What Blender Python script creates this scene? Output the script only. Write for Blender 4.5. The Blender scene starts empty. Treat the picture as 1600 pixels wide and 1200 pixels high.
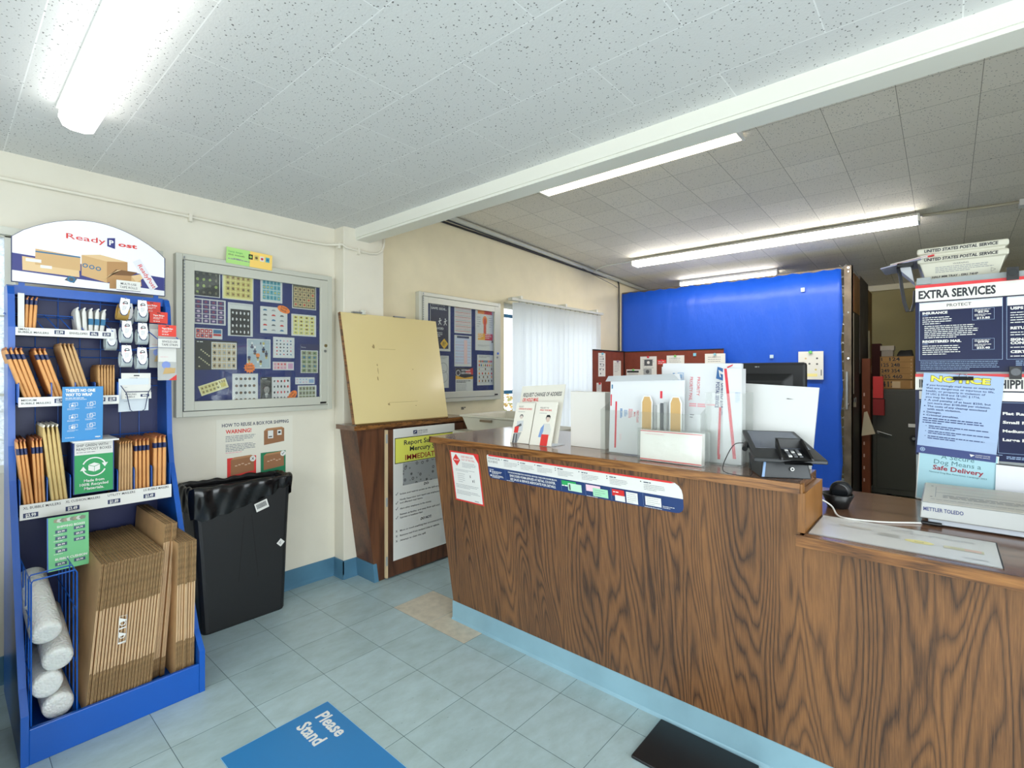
import bpy, bmesh, math, random
from math import sin, cos, pi, radians
from mathutils import Vector, Matrix
random.seed(7)
S = bpy.context.scene
COL = S.collection

# ------------------------------------------------------------------ camera, exposure, world, daylight
cam_d = bpy.data.cameras.new('camera'); cam = bpy.data.objects.new('camera', cam_d); COL.objects.link(cam)
cam_d.sensor_width = 36; cam_d.lens = 36*780/1600; cam_d.shift_y = -17/1600; cam_d.clip_start = 0.02
cam.location = (0, 0, 1.405); cam.rotation_euler = (radians(90), 0, radians(41-90))
S.camera = cam
S.view_settings.view_transform = 'Standard'; S.view_settings.look = 'None'
S.view_settings.exposure = 0.22; S.view_settings.gamma = 1; S.view_settings.use_curve_mapping = False
S.cycles.use_denoising = True
S.cycles.max_bounces = 8; S.cycles.diffuse_bounces = 5; S.cycles.transparent_max_bounces = 24
S.cycles.sample_clamp_indirect = 6

W = bpy.data.worlds.new('overcast_sky'); S.world = W; W.use_nodes = True
W.node_tree.nodes['Background'].inputs[0].default_value = (.90, .95, 1, 1)
W.node_tree.nodes['Background'].inputs[1].default_value = 2.7

def area(name, loc, rot, sx, sy, power, col=(1, 1, 1), spread=180):
    l = bpy.data.lights.new(name, 'AREA'); l.shape = 'RECTANGLE'; l.size = sx; l.size_y = sy; l.energy = power; l.color = col
    l.spread = radians(spread)
    o = bpy.data.objects.new(name, l); o.location = loc; o.rotation_euler = rot; COL.objects.link(o); return o
# daylight through the storefront glazing behind the camera (south and west openings); the blind window is lit by the sky
area('daylight_south', (0.2, -2.25, 1.3), (radians(90), 0, 0), 2.7, 2.0, 95, (.93, .97, 1))
area('daylight_west', (-2.05, 0.6, 1.35), (radians(90), 0, radians(-90)), 3.2, 1.9, 50, (.93, .97, 1))

# ------------------------------------------------------------------ materials
def lin(c):
    return tuple(((v/255)/12.92 if v/255 <= .04045 else ((v/255+.055)/1.055)**2.4) for v in c)
MATS = {}
def M(rgb, rough=.55, metal=0., var=.0, bump=0., bscale=60, spec=.5, trans=0., name=None, coat=0.):
    key = (tuple(rgb), rough, metal, var, bump, bscale, spec, trans, coat)
    if key in MATS: return MATS[key]
    m = bpy.data.materials.new(name or 'paint_%02x%02x%02x' % tuple(int(v) for v in rgb)); m.use_nodes = True
    nt = m.node_tree; b = nt.nodes['Principled BSDF']; c = lin(rgb)
    b.inputs['Base Color'].default_value = (*c, 1); b.inputs['Roughness'].default_value = rough
    b.inputs['Metallic'].default_value = metal; b.inputs['Specular IOR Level'].default_value = spec
    b.inputs['Coat Weight'].default_value = coat; b.inputs['Coat Roughness'].default_value = .12
    if trans: b.inputs['Transmission Weight'].default_value = trans
    if var or bump:
        tc = nt.nodes.new('ShaderNodeTexCoord'); n = nt.nodes.new('ShaderNodeTexNoise')
        n.inputs['Scale'].default_value = bscale; n.inputs['Detail'].default_value = 4
        nt.links.new(tc.outputs['Object'], n.inputs['Vector'])
        if var:
            n2 = nt.nodes.new('ShaderNodeTexNoise'); n2.inputs['Scale'].default_value = bscale*.2; n2.inputs['Detail'].default_value = 5
            nt.links.new(tc.outputs['Object'], n2.inputs['Vector'])
            r = nt.nodes.new('ShaderNodeValToRGB'); r.color_ramp.elements[0].position = .3; r.color_ramp.elements[1].position = .7
            r.color_ramp.elements[0].color = (*[v*(1-var) for v in c], 1); r.color_ramp.elements[1].color = (*[min(1, v*(1+var*.6)) for v in c], 1)
            nt.links.new(n2.outputs['Fac'], r.inputs['Fac']); nt.links.new(r.outputs['Color'], b.inputs['Base Color'])
        if bump:
            bp = nt.nodes.new('ShaderNodeBump'); bp.inputs['Strength'].default_value = bump; bp.inputs['Distance'].default_value = .004
            nt.links.new(n.outputs['Fac'], bp.inputs['Height']); nt.links.new(bp.outputs['Normal'], b.inputs['Normal'])
    MATS[key] = m; return m
def emis(rgb, s, name):
    m = bpy.data.materials.new(name); m.use_nodes = True; b = m.node_tree.nodes['Principled BSDF']
    b.inputs['Base Color'].default_value = (.9, .9, .88, 1)
    b.inputs['Emission Color'].default_value = (*lin(rgb), 1); b.inputs['Emission Strength'].default_value = s; return m
def clearmat(name, tint=(250, 252, 252), refl=.05, rough=.02, haze=0.):
    m = bpy.data.materials.new(name); m.use_nodes = True; nt = m.node_tree; nt.nodes.clear()
    out = nt.nodes.new('ShaderNodeOutputMaterial'); t = nt.nodes.new('ShaderNodeBsdfTransparent'); g = nt.nodes.new('ShaderNodeBsdfGlossy')
    t.inputs[0].default_value = (*lin(tint), 1); g.inputs['Roughness'].default_value = rough
    lw = nt.nodes.new('ShaderNodeLayerWeight'); lw.inputs[0].default_value = .5
    pw = nt.nodes.new('ShaderNodeMath'); pw.operation = 'POWER'; pw.inputs[1].default_value = 4; nt.links.new(lw.outputs['Facing'], pw.inputs[0])
    f = nt.nodes.new('ShaderNodeMath'); f.operation = 'MULTIPLY_ADD'; f.inputs[1].default_value = .6; f.inputs[2].default_value = refl; nt.links.new(pw.outputs[0], f.inputs[0])
    mx = nt.nodes.new('ShaderNodeMixShader'); nt.links.new(f.outputs[0], mx.inputs[0])
    src = t
    if haze:
        d = nt.nodes.new('ShaderNodeBsdfDiffuse'); d.inputs[0].default_value = (.85, .87, .86, 1)
        m2 = nt.nodes.new('ShaderNodeMixShader'); m2.inputs[0].default_value = haze
        nt.links.new(t.outputs[0], m2.inputs[1]); nt.links.new(d.outputs[0], m2.inputs[2]); src = m2
    nt.links.new(src.outputs[0], mx.inputs[1]); nt.links.new(g.outputs[0], mx.inputs[2])
    nt.links.new(mx.outputs[0], out.inputs[0]); return m
def N(nt, t, **kw):
    n = nt.nodes.new(t)
    for k, v in kw.items(): setattr(n, k, v)
    return n
def wood(name, scale, dark=(70, 47, 33), mid=(116, 79, 48), light=(150, 103, 60), rings=9., rough=.35, streak=(220, 220, 6), coat=0.):
    """laminate with contour-line grain; scale = per-axis frequency, small along the grain"""
    m = bpy.data.materials.new(name); m.use_nodes = True; nt = m.node_tree; b = nt.nodes['Principled BSDF']; L = nt.links.new
    tc = N(nt, 'ShaderNodeTexCoord')
    def noise(scl, det, rgh=.5, dist=0., off=0.):
        mp = N(nt, 'ShaderNodeMapping'); mp.inputs['Scale'].default_value = scl; mp.inputs['Location'].default_value = (off, off, off)
        L(tc.outputs['Object'], mp.inputs['Vector']); n = N(nt, 'ShaderNodeTexNoise'); n.inputs['Scale'].default_value = 1
        n.inputs['Detail'].default_value = det; n.inputs['Roughness'].default_value = rgh; n.inputs['Distortion'].default_value = dist
        L(mp.outputs[0], n.inputs['Vector']); return n.outputs['Fac']
    def mth(op, x, y, z=None):
        q = N(nt, 'ShaderNodeMath', operation=op)
        for i, t in enumerate((x, y, z)):
            if t is None: continue
            if isinstance(t, (int, float)): q.inputs[i].default_value = t
            else: L(t, q.inputs[i])
        return q.outputs[0]
    big = noise(scale, 1.6, .4, .15)
    jit = noise([v*7 for v in scale], 2, .5, 0, 3)
    ph = mth('ADD', mth('MULTIPLY', big, rings), mth('MULTIPLY', jit, .55))
    fr = mth('FRACT', ph, 0)                                    # one growth ring: slow light part, sharp dark line
    ring = mth('POWER', mth('ABSOLUTE', mth('MULTIPLY_ADD', fr, 2, -1), 0), 2.2)
    fine = noise(streak, 3, .6)
    tone = noise([v*.9 for v in scale], 1, .5, 0, 7)
    v1 = mth('SUBTRACT', mth('MULTIPLY_ADD', fine, .9, .12), mth('MULTIPLY', ring, .46))
    v2 = mth('ADD', v1, mth('MULTIPLY_ADD', tone, .6, -.28))
    r = N(nt, 'ShaderNodeValToRGB'); e = r.color_ramp.elements
    e[0].position = .05; e[0].color = (*lin(dark), 1); e[1].position = .8; e[1].color = (*lin(light), 1)
    x = e.new(.42); x.color = (*lin(mid), 1)
    L(v2, r.inputs['Fac']); L(r.outputs['Color'], b.inputs['Base Color'])
    b.inputs['Roughness'].default_value = rough; b.inputs['Coat Weight'].default_value = coat; b.inputs['Coat Roughness'].default_value = .1
    return m
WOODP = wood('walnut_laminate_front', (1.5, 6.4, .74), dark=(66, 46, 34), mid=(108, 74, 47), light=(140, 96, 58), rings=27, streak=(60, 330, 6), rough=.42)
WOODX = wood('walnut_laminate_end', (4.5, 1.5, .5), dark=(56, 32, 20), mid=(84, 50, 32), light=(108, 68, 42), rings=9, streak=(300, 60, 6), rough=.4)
WOODT = wood('walnut_counter_top', (5, .6, 1), dark=(92, 64, 47), mid=(120, 85, 63), light=(140, 102, 77), rings=7, streak=(300, 8, 60), rough=.22, coat=.4)
WOODN = wood('walnut_nosing', (4, 1.6, 26), dark=(70, 42, 20), mid=(118, 76, 38), light=(158, 108, 58), rings=5, streak=(60, 14, 300), rough=.3)
WOODL = wood('plain_plywood_edge', (6, 3, 1), dark=(118, 76, 32), mid=(142, 94, 42), light=(160, 110, 56), rings=2.4, streak=(200, 200, 9), rough=.45)

def floor_mat():
    m = bpy.data.materials.new('vinyl_floor_tile'); m.use_nodes = True; nt = m.node_tree; b = nt.nodes['Principled BSDF']; L = nt.links.new
    tc = N(nt, 'ShaderNodeTexCoord'); mp = N(nt, 'ShaderNodeMapping'); mp.inputs['Location'].default_value = (-.268+.305*10, -.058+.305*10, 0)
    L(tc.outputs['Object'], mp.inputs[0])
    br = N(nt, 'ShaderNodeTexBrick', offset=0., offset_frequency=2, squash=1.); br.inputs['Scale'].default_value = 1
    for k, v in (('Brick Width', .305), ('Row Height', .305), ('Mortar Size', .0013), ('Mortar Smooth', .1), ('Bias', 0.)): br.inputs[k].default_value = v
    br.inputs['Color1'].default_value = (*lin((166, 188, 191)), 1); br.inputs['Color2'].default_value = (*lin((176, 198, 202)), 1); br.inputs['Mortar'].default_value = (*lin((84, 104, 110)), 1)
    L(mp.outputs[0], br.inputs['Vector'])
    n = N(nt, 'ShaderNodeTexNoise'); n.inputs['Scale'].default_value = 7; n.inputs['Detail'].default_value = 9; n.inputs['Roughness'].default_value = .68
    mp3 = N(nt, 'ShaderNodeMapping'); mp3.inputs['Scale'].default_value = (1, 1.8, 1); mp3.inputs['Rotation'].default_value = (0, 0, .5)
    L(tc.outputs['Object'], mp3.inputs[0]); L(mp3.outputs[0], n.inputs['Vector'])
    r = N(nt, 'ShaderNodeValToRGB'); e = r.color_ramp.elements; e[0].position = .3; e[0].color = (.84, .83, .80, 1); e[1].position = .68; e[1].color = (1.05, 1.05, 1.06, 1)
    L(n.outputs['Fac'], r.inputs['Fac'])
    mx = N(nt, 'ShaderNodeMix', data_type='RGBA', blend_type='MULTIPLY'); mx.inputs[0].default_value = 1
    L(br.outputs['Color'], mx.inputs[6]); L(r.outputs['Color'], mx.inputs[7])
    v = N(nt, 'ShaderNodeTexVoronoi'); v.inputs['Scale'].default_value = 14
    vr = N(nt, 'ShaderNodeMath', operation='LESS_THAN'); vr.inputs[1].default_value = .055; L(mp3.outputs[0], v.inputs['Vector']); L(v.outputs['Distance'], vr.inputs[0])
    vm = N(nt, 'ShaderNodeMath', operation='MULTIPLY'); vm.inputs[1].default_value = .35; L(vr.outputs[0], vm.inputs[0])
    mx2 = N(nt, 'ShaderNodeMix', data_type='RGBA'); L(vm.outputs[0], mx2.inputs[0]); L(mx.outputs[2], mx2.inputs[6]); mx2.inputs[7].default_value = (*lin((90, 105, 108)), 1)
    L(mx2.outputs[2], b.inputs['Base Color']); b.inputs['Roughness'].default_value = .34
    n2 = N(nt, 'ShaderNodeTexNoise'); n2.inputs['Scale'].default_value = 3
    L(tc.outputs['Object'], n2.inputs['Vector'])
    bp = N(nt, 'ShaderNodeBump'); bp.inputs['Strength'].default_value = .25; bp.inputs['Distance'].default_value = .01; L(n2.outputs['Fac'], bp.inputs['Height'])
    L(bp.outputs[0], b.inputs['Normal']); return m
def ceil_mat(name, c1, c2, mortar, bw, bh, off, loc, dots=True, msize=.002, rot=0):
    m = bpy.data.materials.new(name); m.use_nodes = True; nt = m.node_tree; b = nt.nodes['Principled BSDF']; L = nt.links.new
    tc = N(nt, 'ShaderNodeTexCoord'); mp = N(nt, 'ShaderNodeMapping'); mp.inputs['Location'].default_value = loc; mp.inputs['Rotation'].default_value = (0, 0, rot)
    L(tc.outputs['Object'], mp.inputs[0])
    br = N(nt, 'ShaderNodeTexBrick', offset=off, offset_frequency=2, squash=1.); br.inputs['Scale'].default_value = 1
    for k, v in (('Brick Width', bw), ('Row Height', bh), ('Mortar Size', msize), ('Mortar Smooth', .2), ('Bias', 0.)): br.inputs[k].default_value = v
    br.inputs['Color1'].default_value = (*lin(c1), 1); br.inputs['Color2'].default_value = (*lin(c2), 1); br.inputs['Mortar'].default_value = (*lin(mortar), 1)
    L(mp.outputs[0], br.inputs['Vector'])
    col = br.outputs['Color']
    if dots:
        v = N(nt, 'ShaderNodeTexVoronoi', feature='F1'); v.inputs['Scale'].default_value = 84; L(tc.outputs['Object'], v.inputs['Vector'])
        n = N(nt, 'ShaderNodeTexNoise'); n.inputs['Scale'].default_value = 70; L(tc.outputs['Object'], n.inputs['Vector'])
        th = N(nt, 'ShaderNodeMath', operation='MULTIPLY_ADD'); th.inputs[1].default_value = .5; th.inputs[2].default_value = -.085; L(n.outputs['Fac'], th.inputs[0])
        vr = N(nt, 'ShaderNodeMath', operation='LESS_THAN'); L(v.outputs['Distance'], vr.inputs[0]); L(th.outputs[0], vr.inputs[1])
        mx = N(nt, 'ShaderNodeMix', data_type='RGBA'); L(vr.outputs[0], mx.inputs[0]); L(col, mx.inputs[6]); mx.inputs[7].default_value = (*lin([q*.52 for q in c1]), 1)
        col = mx.outputs[2]
    L(col, b.inputs['Base Color']); b.inputs['Roughness'].default_value = .7
    n2 = N(nt, 'ShaderNodeTexNoise'); n2.inputs['Scale'].default_value = 160; n2.inputs['Detail'].default_value = 3; L(tc.outputs['Object'], n2.inputs['Vector'])
    bp = N(nt, 'ShaderNodeBump'); bp.inputs['Strength'].default_value = .25; bp.inputs['Distance'].default_value = .003; L(n2.outputs['Fac'], bp.inputs['Height'])
    L(bp.outputs[0], b.inputs['Normal']); return m

CREAM = M((222, 216, 200), .6, var=.03, bump=.12, bscale=35, name='cream_wall_paint')
CREAM2 = M((226, 214, 182), .6, var=.04, bump=.12, bscale=35, name='warm_wall_paint')
OLIVE = M((150, 138, 92), .7, var=.06, bscale=20, name='olive_wall_paint')
WHITE = M((228, 228, 224), .45); PAPER = M((222, 221, 216), .6); OFFW = M((226, 224, 212), .5)
TRIMW = M((226, 225, 214), .4, name='white_gloss_trim')
BLUEB = M((78, 122, 148), .4, var=.12, bscale=30, name='blue_vinyl_base_shaded')  # shaded copy of the base vinyl, shadow put into the colour
RACK = M((14, 84, 176), .32, var=.05, bscale=20, name='blue_powder_coat'); RACKD = M((8, 24, 84), .45, name='dark_blue_panel'); RACKL = M((70, 130, 210), .35)
BLACK = M((20, 20, 22), .4); BLACKM = M((22, 23, 25), .55, var=.1, bscale=80); NAVY = M((27, 42, 88), .5); RED = M((206, 42, 40), .5)
ALU = M((198, 198, 186), .38, metal=.15, name='brushed_aluminium'); STEEL = M((150, 153, 154), .35, metal=.7, name='steel')
CHROME = M((220, 220, 220), .12, metal=1)
FELT = M((14, 38, 108), .9, var=.1, bscale=200, bump=.2, name='blue_felt')
KRAFT = M((204, 150, 92), .7, var=.1, bscale=60, name='kraft_paper'); KRAFTO = M((226, 164, 100), .65, var=.1, bscale=60, name='orange_kraft')
KRAFTY = M((214, 186, 124), .7, var=.08, bscale=60); CARD = M((206, 166, 118), .75, var=.12, bscale=50, bump=.1, name='corrugated_card')
CARDM = M((224, 192, 150), .75, var=.12, bscale=90)
CARDE = M((150, 120, 82), .85, var=.4, bscale=300, bump=.6, name='corrugated_edge')
GLASS = clearmat('board_glass', haze=.02); ACRYL = clearmat('clear_acrylic', (250, 251, 250), haze=.03, rough=.05, refl=.03)

# ------------------------------------------------------------------ mesh builder
class MB:
    def __init__(s): s.v = []; s.f = []; s.mi = []; s.mats = []
    def m(s, mat):
        if mat not in s.mats: s.mats.append(mat)
        return s.mats.index(mat)
    def add(s, vs, fs, mat):
        k = len(s.v); i = s.m(mat); s.v += [tuple(v) for v in vs]
        for f in fs: s.f.append(tuple(j+k for j in f)); s.mi.append(i)
        return s
    def box(s, x0, y0, z0, x1, y1, z1, mat):
        vs = [(x, y, z) for z in (z0, z1) for y in (y0, y1) for x in (x0, x1)]
        return s.add(vs, [(0, 2, 3, 1), (4, 5, 7, 6), (0, 1, 5, 4), (2, 6, 7, 3), (0, 4, 6, 2), (1, 3, 7, 5)], mat)
    def obox(s, c, ex, ey, ez, mat):
        c, ex, ey, ez = map(Vector, (c, ex, ey, ez))
        vs = [c+ex*a+ey*b+ez*d for d in (-1, 1) for b in (-1, 1) for a in (-1, 1)]
        return s.add(vs, [(0, 2, 3, 1), (4, 5, 7, 6), (0, 1, 5, 4), (2, 6, 7, 3), (0, 4, 6, 2), (1, 3, 7, 5)], mat)
    def quad(s, pts, mat): return s.add(pts, [tuple(range(len(pts)))], mat)
    def prism(s, poly, axis, a, b, mat):
        """poly in the other two axes (cyclic order), extruded a..b along axis"""
        def P(p, t):
            if axis == 0: return (t, p[0], p[1])
            if axis == 1: return (p[0], t, p[1])
            return (p[0], p[1], t)
        n = len(poly); vs = [P(p, a) for p in poly]+[P(p, b) for p in poly]
        fs = [tuple(range(n-1, -1, -1)), tuple(range(n, 2*n))]+[(i, (i+1) % n, n+(i+1) % n, n+i) for i in range(n)]
        return s.add(vs, fs, mat)
    def hull_box(s, bot, top, mat):
        """8 points: 4 bottom, 4 top, same winding"""
        return s.add(list(bot)+list(top), [(3, 2, 1, 0), (4, 5, 6, 7)]+[(i, (i+1) % 4, 4+(i+1) % 4, 4+i) for i in range(4)], mat)
    def tube(s, pts, r, mat, n=8, caps=True, r2=None):
        pts = [Vector(p) for p in pts]; rings = []
        k0 = len(s.v); i = s.m(mat); prev = None
        for j, p in enumerate(pts):
            d = (pts[min(j+1, len(pts)-1)]-pts[max(j-1, 0)]).normalized()
            if prev is None:
                a = d.orthogonal().normalized()
            else:
                a = (prev-d*prev.dot(d)).normalized()
            prev = a; b = d.cross(a)
            rr = r if r2 is None else r+(r2-r)*j/(len(pts)-1)
            for q in range(n):
                t = 2*pi*q/n; s.v.append(tuple(p+a*cos(t)*rr+b*sin(t)*rr))
        for j in range(len(pts)-1):
            for q in range(n):
                A = k0+j*n; s.f.append((A+q, A+(q+1) % n, A+n+(q+1) % n, A+n+q)); s.mi.append(i)
        if caps:
            s.f.append(tuple(k0+q for q in range(n-1, -1, -1))); s.mi.append(i)
            e = k0+(len(pts)-1)*n; s.f.append(tuple(e+q for q in range(n))); s.mi.append(i)
        return s
    def cyl(s, p0, p1, r, mat, n=20, r2=None): return s.tube([p0, p1], r, mat, n, True, r2)
    def lathe(s, prof, mat, n=24, c=(0, 0, 0)):
        k0 = len(s.v); i = s.m(mat)
        for (r, z) in prof:
            for q in range(n): s.v.append((c[0]+r*cos(2*pi*q/n), c[1]+r*sin(2*pi*q/n), c[2]+z))
        for j in range(len(prof)-1):
            for q in range(n):
                A = k0+j*n; s.f.append((A+q, A+(q+1) % n, A+n+(q+1) % n, A+n+q)); s.mi.append(i)
        return s
    def build(s, name, parent=None, label=None, cat=None, group=None, kind=None, mw=None, bevel=0, smooth=False, loc=None):
        me = bpy.data.meshes.new(name); me.from_pydata(s.v, [], s.f); me.update()
        for m in s.mats: me.materials.append(m)
        me.polygons.foreach_set('material_index', s.mi)
        if smooth: me.polygons.foreach_set('use_smooth', [True]*len(s.f))
        o = bpy.data.objects.new(name, me); COL.objects.link(o)
        if parent: o.parent = parent; o.matrix_parent_inverse = WM(parent).inverted()
        if mw is not None: o.matrix_basis = mw
        if loc is not None: o.location = loc
        if bevel:
            b = o.modifiers.new('bevel', 'BEVEL'); b.width = bevel; b.segments = 2; b.limit_method = 'ANGLE'
        tag(o, label, cat, group, kind); return o
def WM(o):
    m = Matrix.LocRotScale(o.location, o.rotation_euler, o.scale)
    return WM(o.parent) @ o.matrix_parent_inverse @ m if o.parent else m
def tag(o, label=None, cat=None, group=None, kind=None):
    if label: o['label'] = label
    if cat: o['category'] = cat
    if group: o['group'] = group
    if kind: o['kind'] = kind
    return o
def empty(name, loc, label, cat, group=None, rot=None):
    o = bpy.data.objects.new(name, None); o.location = loc; o.empty_display_size = .05
    if rot: o.rotation_euler = rot
    COL.objects.link(o); return tag(o, label, cat, group)
def copy_tree(o, parent=None):
    c = o.copy(); COL.objects.link(c)
    if parent: c.parent = parent
    for ch in list(o.children): copy_tree(ch, c)
    return c
def struct(mb, name, **k): return mb.build(name, kind='structure', **k)

# ------------------------------------------------------------------ text
_T = {}
def glyphs(txt, bold):
    k = (txt, bold)
    if k in _T: return _T[k]
    c = bpy.data.curves.new('t', 'FONT'); c.body = txt; c.size = 1; c.offset = bold; c.resolution_u = 2
    o = bpy.data.objects.new('t', c); me = o.to_mesh()
    vs = [(v.co.x, v.co.y) for v in me.vertices]; fs = [tuple(p.vertices) for p in me.polygons]
    o.to_mesh_clear(); bpy.data.objects.remove(o); bpy.data.curves.remove(c)
    x0 = min(v[0] for v in vs); x1 = max(v[0] for v in vs)
    _T[k] = ([(v[0]-x0, v[1]) for v in vs], fs, x1-x0); return _T[k]
def frame(origin, u, v):
    u = Vector(u).normalized(); v = Vector(v).normalized(); n = u.cross(v)
    m = Matrix((( u.x, v.x, n.x, origin[0]), (u.y, v.y, n.y, origin[1]), (u.z, v.z, n.z, origin[2]), (0, 0, 0, 1)))
    return m
FN = lambda x, y, z: frame((x, y, z), (1, 0, 0), (0, 0, 1))          # sheet facing -Y
FE = lambda x, y, z: frame((x, y, z), (0, -1, 0), (0, 0, 1))         # sheet facing -X
class Sheet(MB):
    """flat printed thing: w x h in its own plane, print lies in thin layers on its face"""
    def __init__(s, w, h, bg=None, t=.0006, poly=None):
        super().__init__(); s.w = w; s.h = h; s.L = 0
        if bg is not None:
            if poly: s.prism(poly, 2, -t, 0, bg)
            else: s.box(0, 0, -t, w, h, 0, bg)
    def z(s): s.L += 1; return .00025+.00006*s.L
    def rect(s, x, y, w, h, mat, z=None):
        z = z or s.z(); return s.quad([(x, y, z), (x+w, y, z), (x+w, y+h, z), (x, y+h, z)], mat)
    def poly(s, pts, mat): z = s.z(); return s.quad([(p[0], p[1], z) for p in pts], mat)
    def circ(s, x, y, r, mat, n=20, ry=None):
        z = s.z(); return s.quad([(x+r*cos(2*pi*i/n), y+(ry or r)*sin(2*pi*i/n), z) for i in range(n)], mat)
    def ring(s, x, y, r, th, mat, a0=0, a1=360, n=28):
        z = s.z(); k = len(s.v); vs = []
        for i in range(n+1):
            a = radians(a0+(a1-a0)*i/n); vs += [(x+r*cos(a), y+r*sin(a), z), (x+(r-th)*cos(a), y+(r-th)*sin(a), z)]
        return s.add(vs, [(2*i, 2*i+2, 2*i+3, 2*i+1) for i in range(n)], mat)
    def border(s, x, y, w, h, t, mat):
        z = s.z()
        for a in ((x, y, w, t), (x, y+h-t, w, t), (x, y+t, t, h-2*t), (x+w-t, y+t, t, h-2*t)): s.rect(*a, mat, z)
    def text(s, txt, x, y, h, mat, w=None, bold=.0, al='l', rot=0, cond=1., shear=0.):
        vs, fs, tw = glyphs(txt, bold); k = h/.69; kx = k*cond if w is None else w/tw
        W = tw*kx; dx = 0 if al == 'l' else (-W/2 if al == 'c' else -W); z = s.z(); cr, sr = cos(rot), sin(rot)
        out = []
        for a, b in vs:
            px, py = a*kx+dx+b*k*shear, b*k
            out.append((x+px*cr-py*sr, y+px*sr+py*cr, z))
        return s.add(out, fs, mat)
    def lines(s, x, y, w, n, pitch, h, mat, seed=1, last=.6):
        """small print: rows of word-shaped bars going down from y"""
        R = random.Random(seed); z = s.z()
        for i in range(n):
            cx = 0; W = w*(last if i == n-1 else R.uniform(.86, 1)); yy = y-i*pitch
            while cx < W:
                l = min(h*R.uniform(1.5, 6), W-cx)
                s.rect(x+cx, yy-h, l, h, mat, z); cx += l+h*.7
        return s
def put(s, name, mw, label, cat, group=None, **k): return s.build(name, mw=mw, label=label, cat=cat, group=group, **k)
INK = M((40, 42, 50), .6); INKG = M((140, 142, 146), .6); INKB = M((30, 52, 110), .6); REDP = M((214, 52, 48), .55); ORG = M((244, 140, 56), .6)
YEL = M((226, 226, 60), .6); TEAL = M((46, 110, 150), .6); GRN = M((44, 160, 90), .55); SKIN = M((200, 150, 120), .6); LBLU = M((150, 176, 210), .6)
GREY = M((160, 162, 162), .6); DGREY = M((84, 86, 90), .6); LGREY = M((206, 206, 204), .6); TAN = M((206, 180, 140), .6); PINK = M((226, 170, 176), .6)

# ================================================================== THE SETTING
struct(MB().box(-1.9, -2.1, -.06, 8.0, 3.3, 0, floor_mat()), 'floor')
f = MB(); bt = M((202, 192, 172), .4, var=.14, bscale=120, name='beige_floor_tile')
f.box(1.7932, 2.1955, 0, 2.0965, 2.4975, .0006, bt); f.box(1.7932, 1.8895, 0, 1.99, 2.1925, .0006, bt)
struct(f, 'floor_beige_tile')
WT = (2.404+6.1, -.195+3.05, 0)
struct(MB().box(-1.9, -2.1, 2.41, 1.95, 3.3, 2.46, ceil_mat('perforated_ceiling_tile', (220, 220, 218), (214, 214, 213), (236, 236, 235), .61, .305, .5, WT, True, .0022, radians(90))), 'ceiling')
cz = lambda x: 2.80-.045*(x-2)
struct(MB().prism([(1.93, cz(1.93)), (8.0, cz(8.0)), (8.0, cz(8)+.05), (1.93, cz(1.93)+.05)], 1, -2.1, 3.3,
       ceil_mat('rear_ceiling_tile', (236, 229, 216), (226, 219, 206), (150, 143, 128), .305, .305, 0, (-.22+3.05, -.18+3.05, 0), True, .0016)), 'ceiling_rear')
b = MB(); b.box(1.91, -2.1, 2.331, 2.02, 3.10, 2.41, TRIMW); b.box(1.93, -2.1, 2.41, 2.02, 3.22, 2.84, TRIMW); b.box(1.902, -2.1, 2.345, 1.91, 3.10, 2.41, TRIMW)
struct(b, 'trim_beam')
b = MB(); b.box(1.816, 3.10, 0, 2.136, 3.22, 2.41, CREAM); b.box(2.02, 3.10, 2.41, 2.136, 3.22, cz(2.1), CREAM); struct(b, 'wall_column', bevel=.004)
def wall_x(x0, x1, y0, y1, z1, holes, mat):
    """wall running along X with rectangular openings (hx0,hx1,hz0,hz1)"""
    m = MB(); x = x0
    for (a, c, lo, hi) in sorted(holes):
        m.box(x, y0, 0, a, y1, z1, mat); m.box(a, y0, 0, c, y1, lo, mat); m.box(a, y0, hi, c, y1, z1, mat); x = c
    m.box(x, y0, 0, x1, y1, z1, mat); return m
struct(wall_x(-1.9, 2.02, 3.22, 3.34, 2.5, [(-.95, .235, .95, 2.03)], CREAM), 'wall_north')
struct(wall_x(2.02, 8.0, 3.22, 3.34, 2.9, [(3.585, 5.17, .66, 2.09)], CREAM2), 'wall_north_rear')
struct(wall_x(-1.9, 8.0, -2.12, -2.0, 2.9, [(-1.2, 1.6, .3, 2.2)], CREAM), 'wall_south')
w = MB()
for a in ((-2.1, -1.1, 0, 2.5), (2.3, 3.3, 0, 2.5), (-1.1, 2.3, 0, .35), (-1.1, 2.3, 2.25, 2.5)): w.box(-1.92, a[0], a[2], -1.8, a[1], a[3], CREAM)
struct(w, 'wall_west')
struct(MB().box(7.95, -2.1, 0, 8.07, 3.3, 2.7, OLIVE), 'wall_east')
struct(MB().box(7.92, -2.1, cz(7.95)-.07, 7.95, 1.2, cz(7.95), M((214, 206, 176), .5)), 'trim_east')
def bb(name, pts, h=.125, t=.006, mat=BLUEB):
    m = MB()
    for (x0, y0), (x1, y1) in zip(pts, pts[1:]):
        d = Vector((x1-x0, y1-y0, 0)).normalized(); n = Vector((d.y, -d.x, 0)); a = Vector((x0, y0, 0)); c = Vector((x1, y1, 0))
        prof = [(0, 0), (t*2.4, 0), (t*1.3, .012), (t, .03), (t, h-.004), (t*.5, h), (0, h)]
        P = [a+n*p+Vector((0, 0, q))-d*t for p, q in prof]+[c+n*p+Vector((0, 0, q))+d*t for p, q in prof]; k = len(prof)
        m.add(P, [(i, (i+1) % k, k+(i+1) % k, k+i) for i in range(k)]+[tuple(range(k-1, -1, -1)), tuple(range(k, 2*k))], mat)
    struct(m, name)
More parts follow.
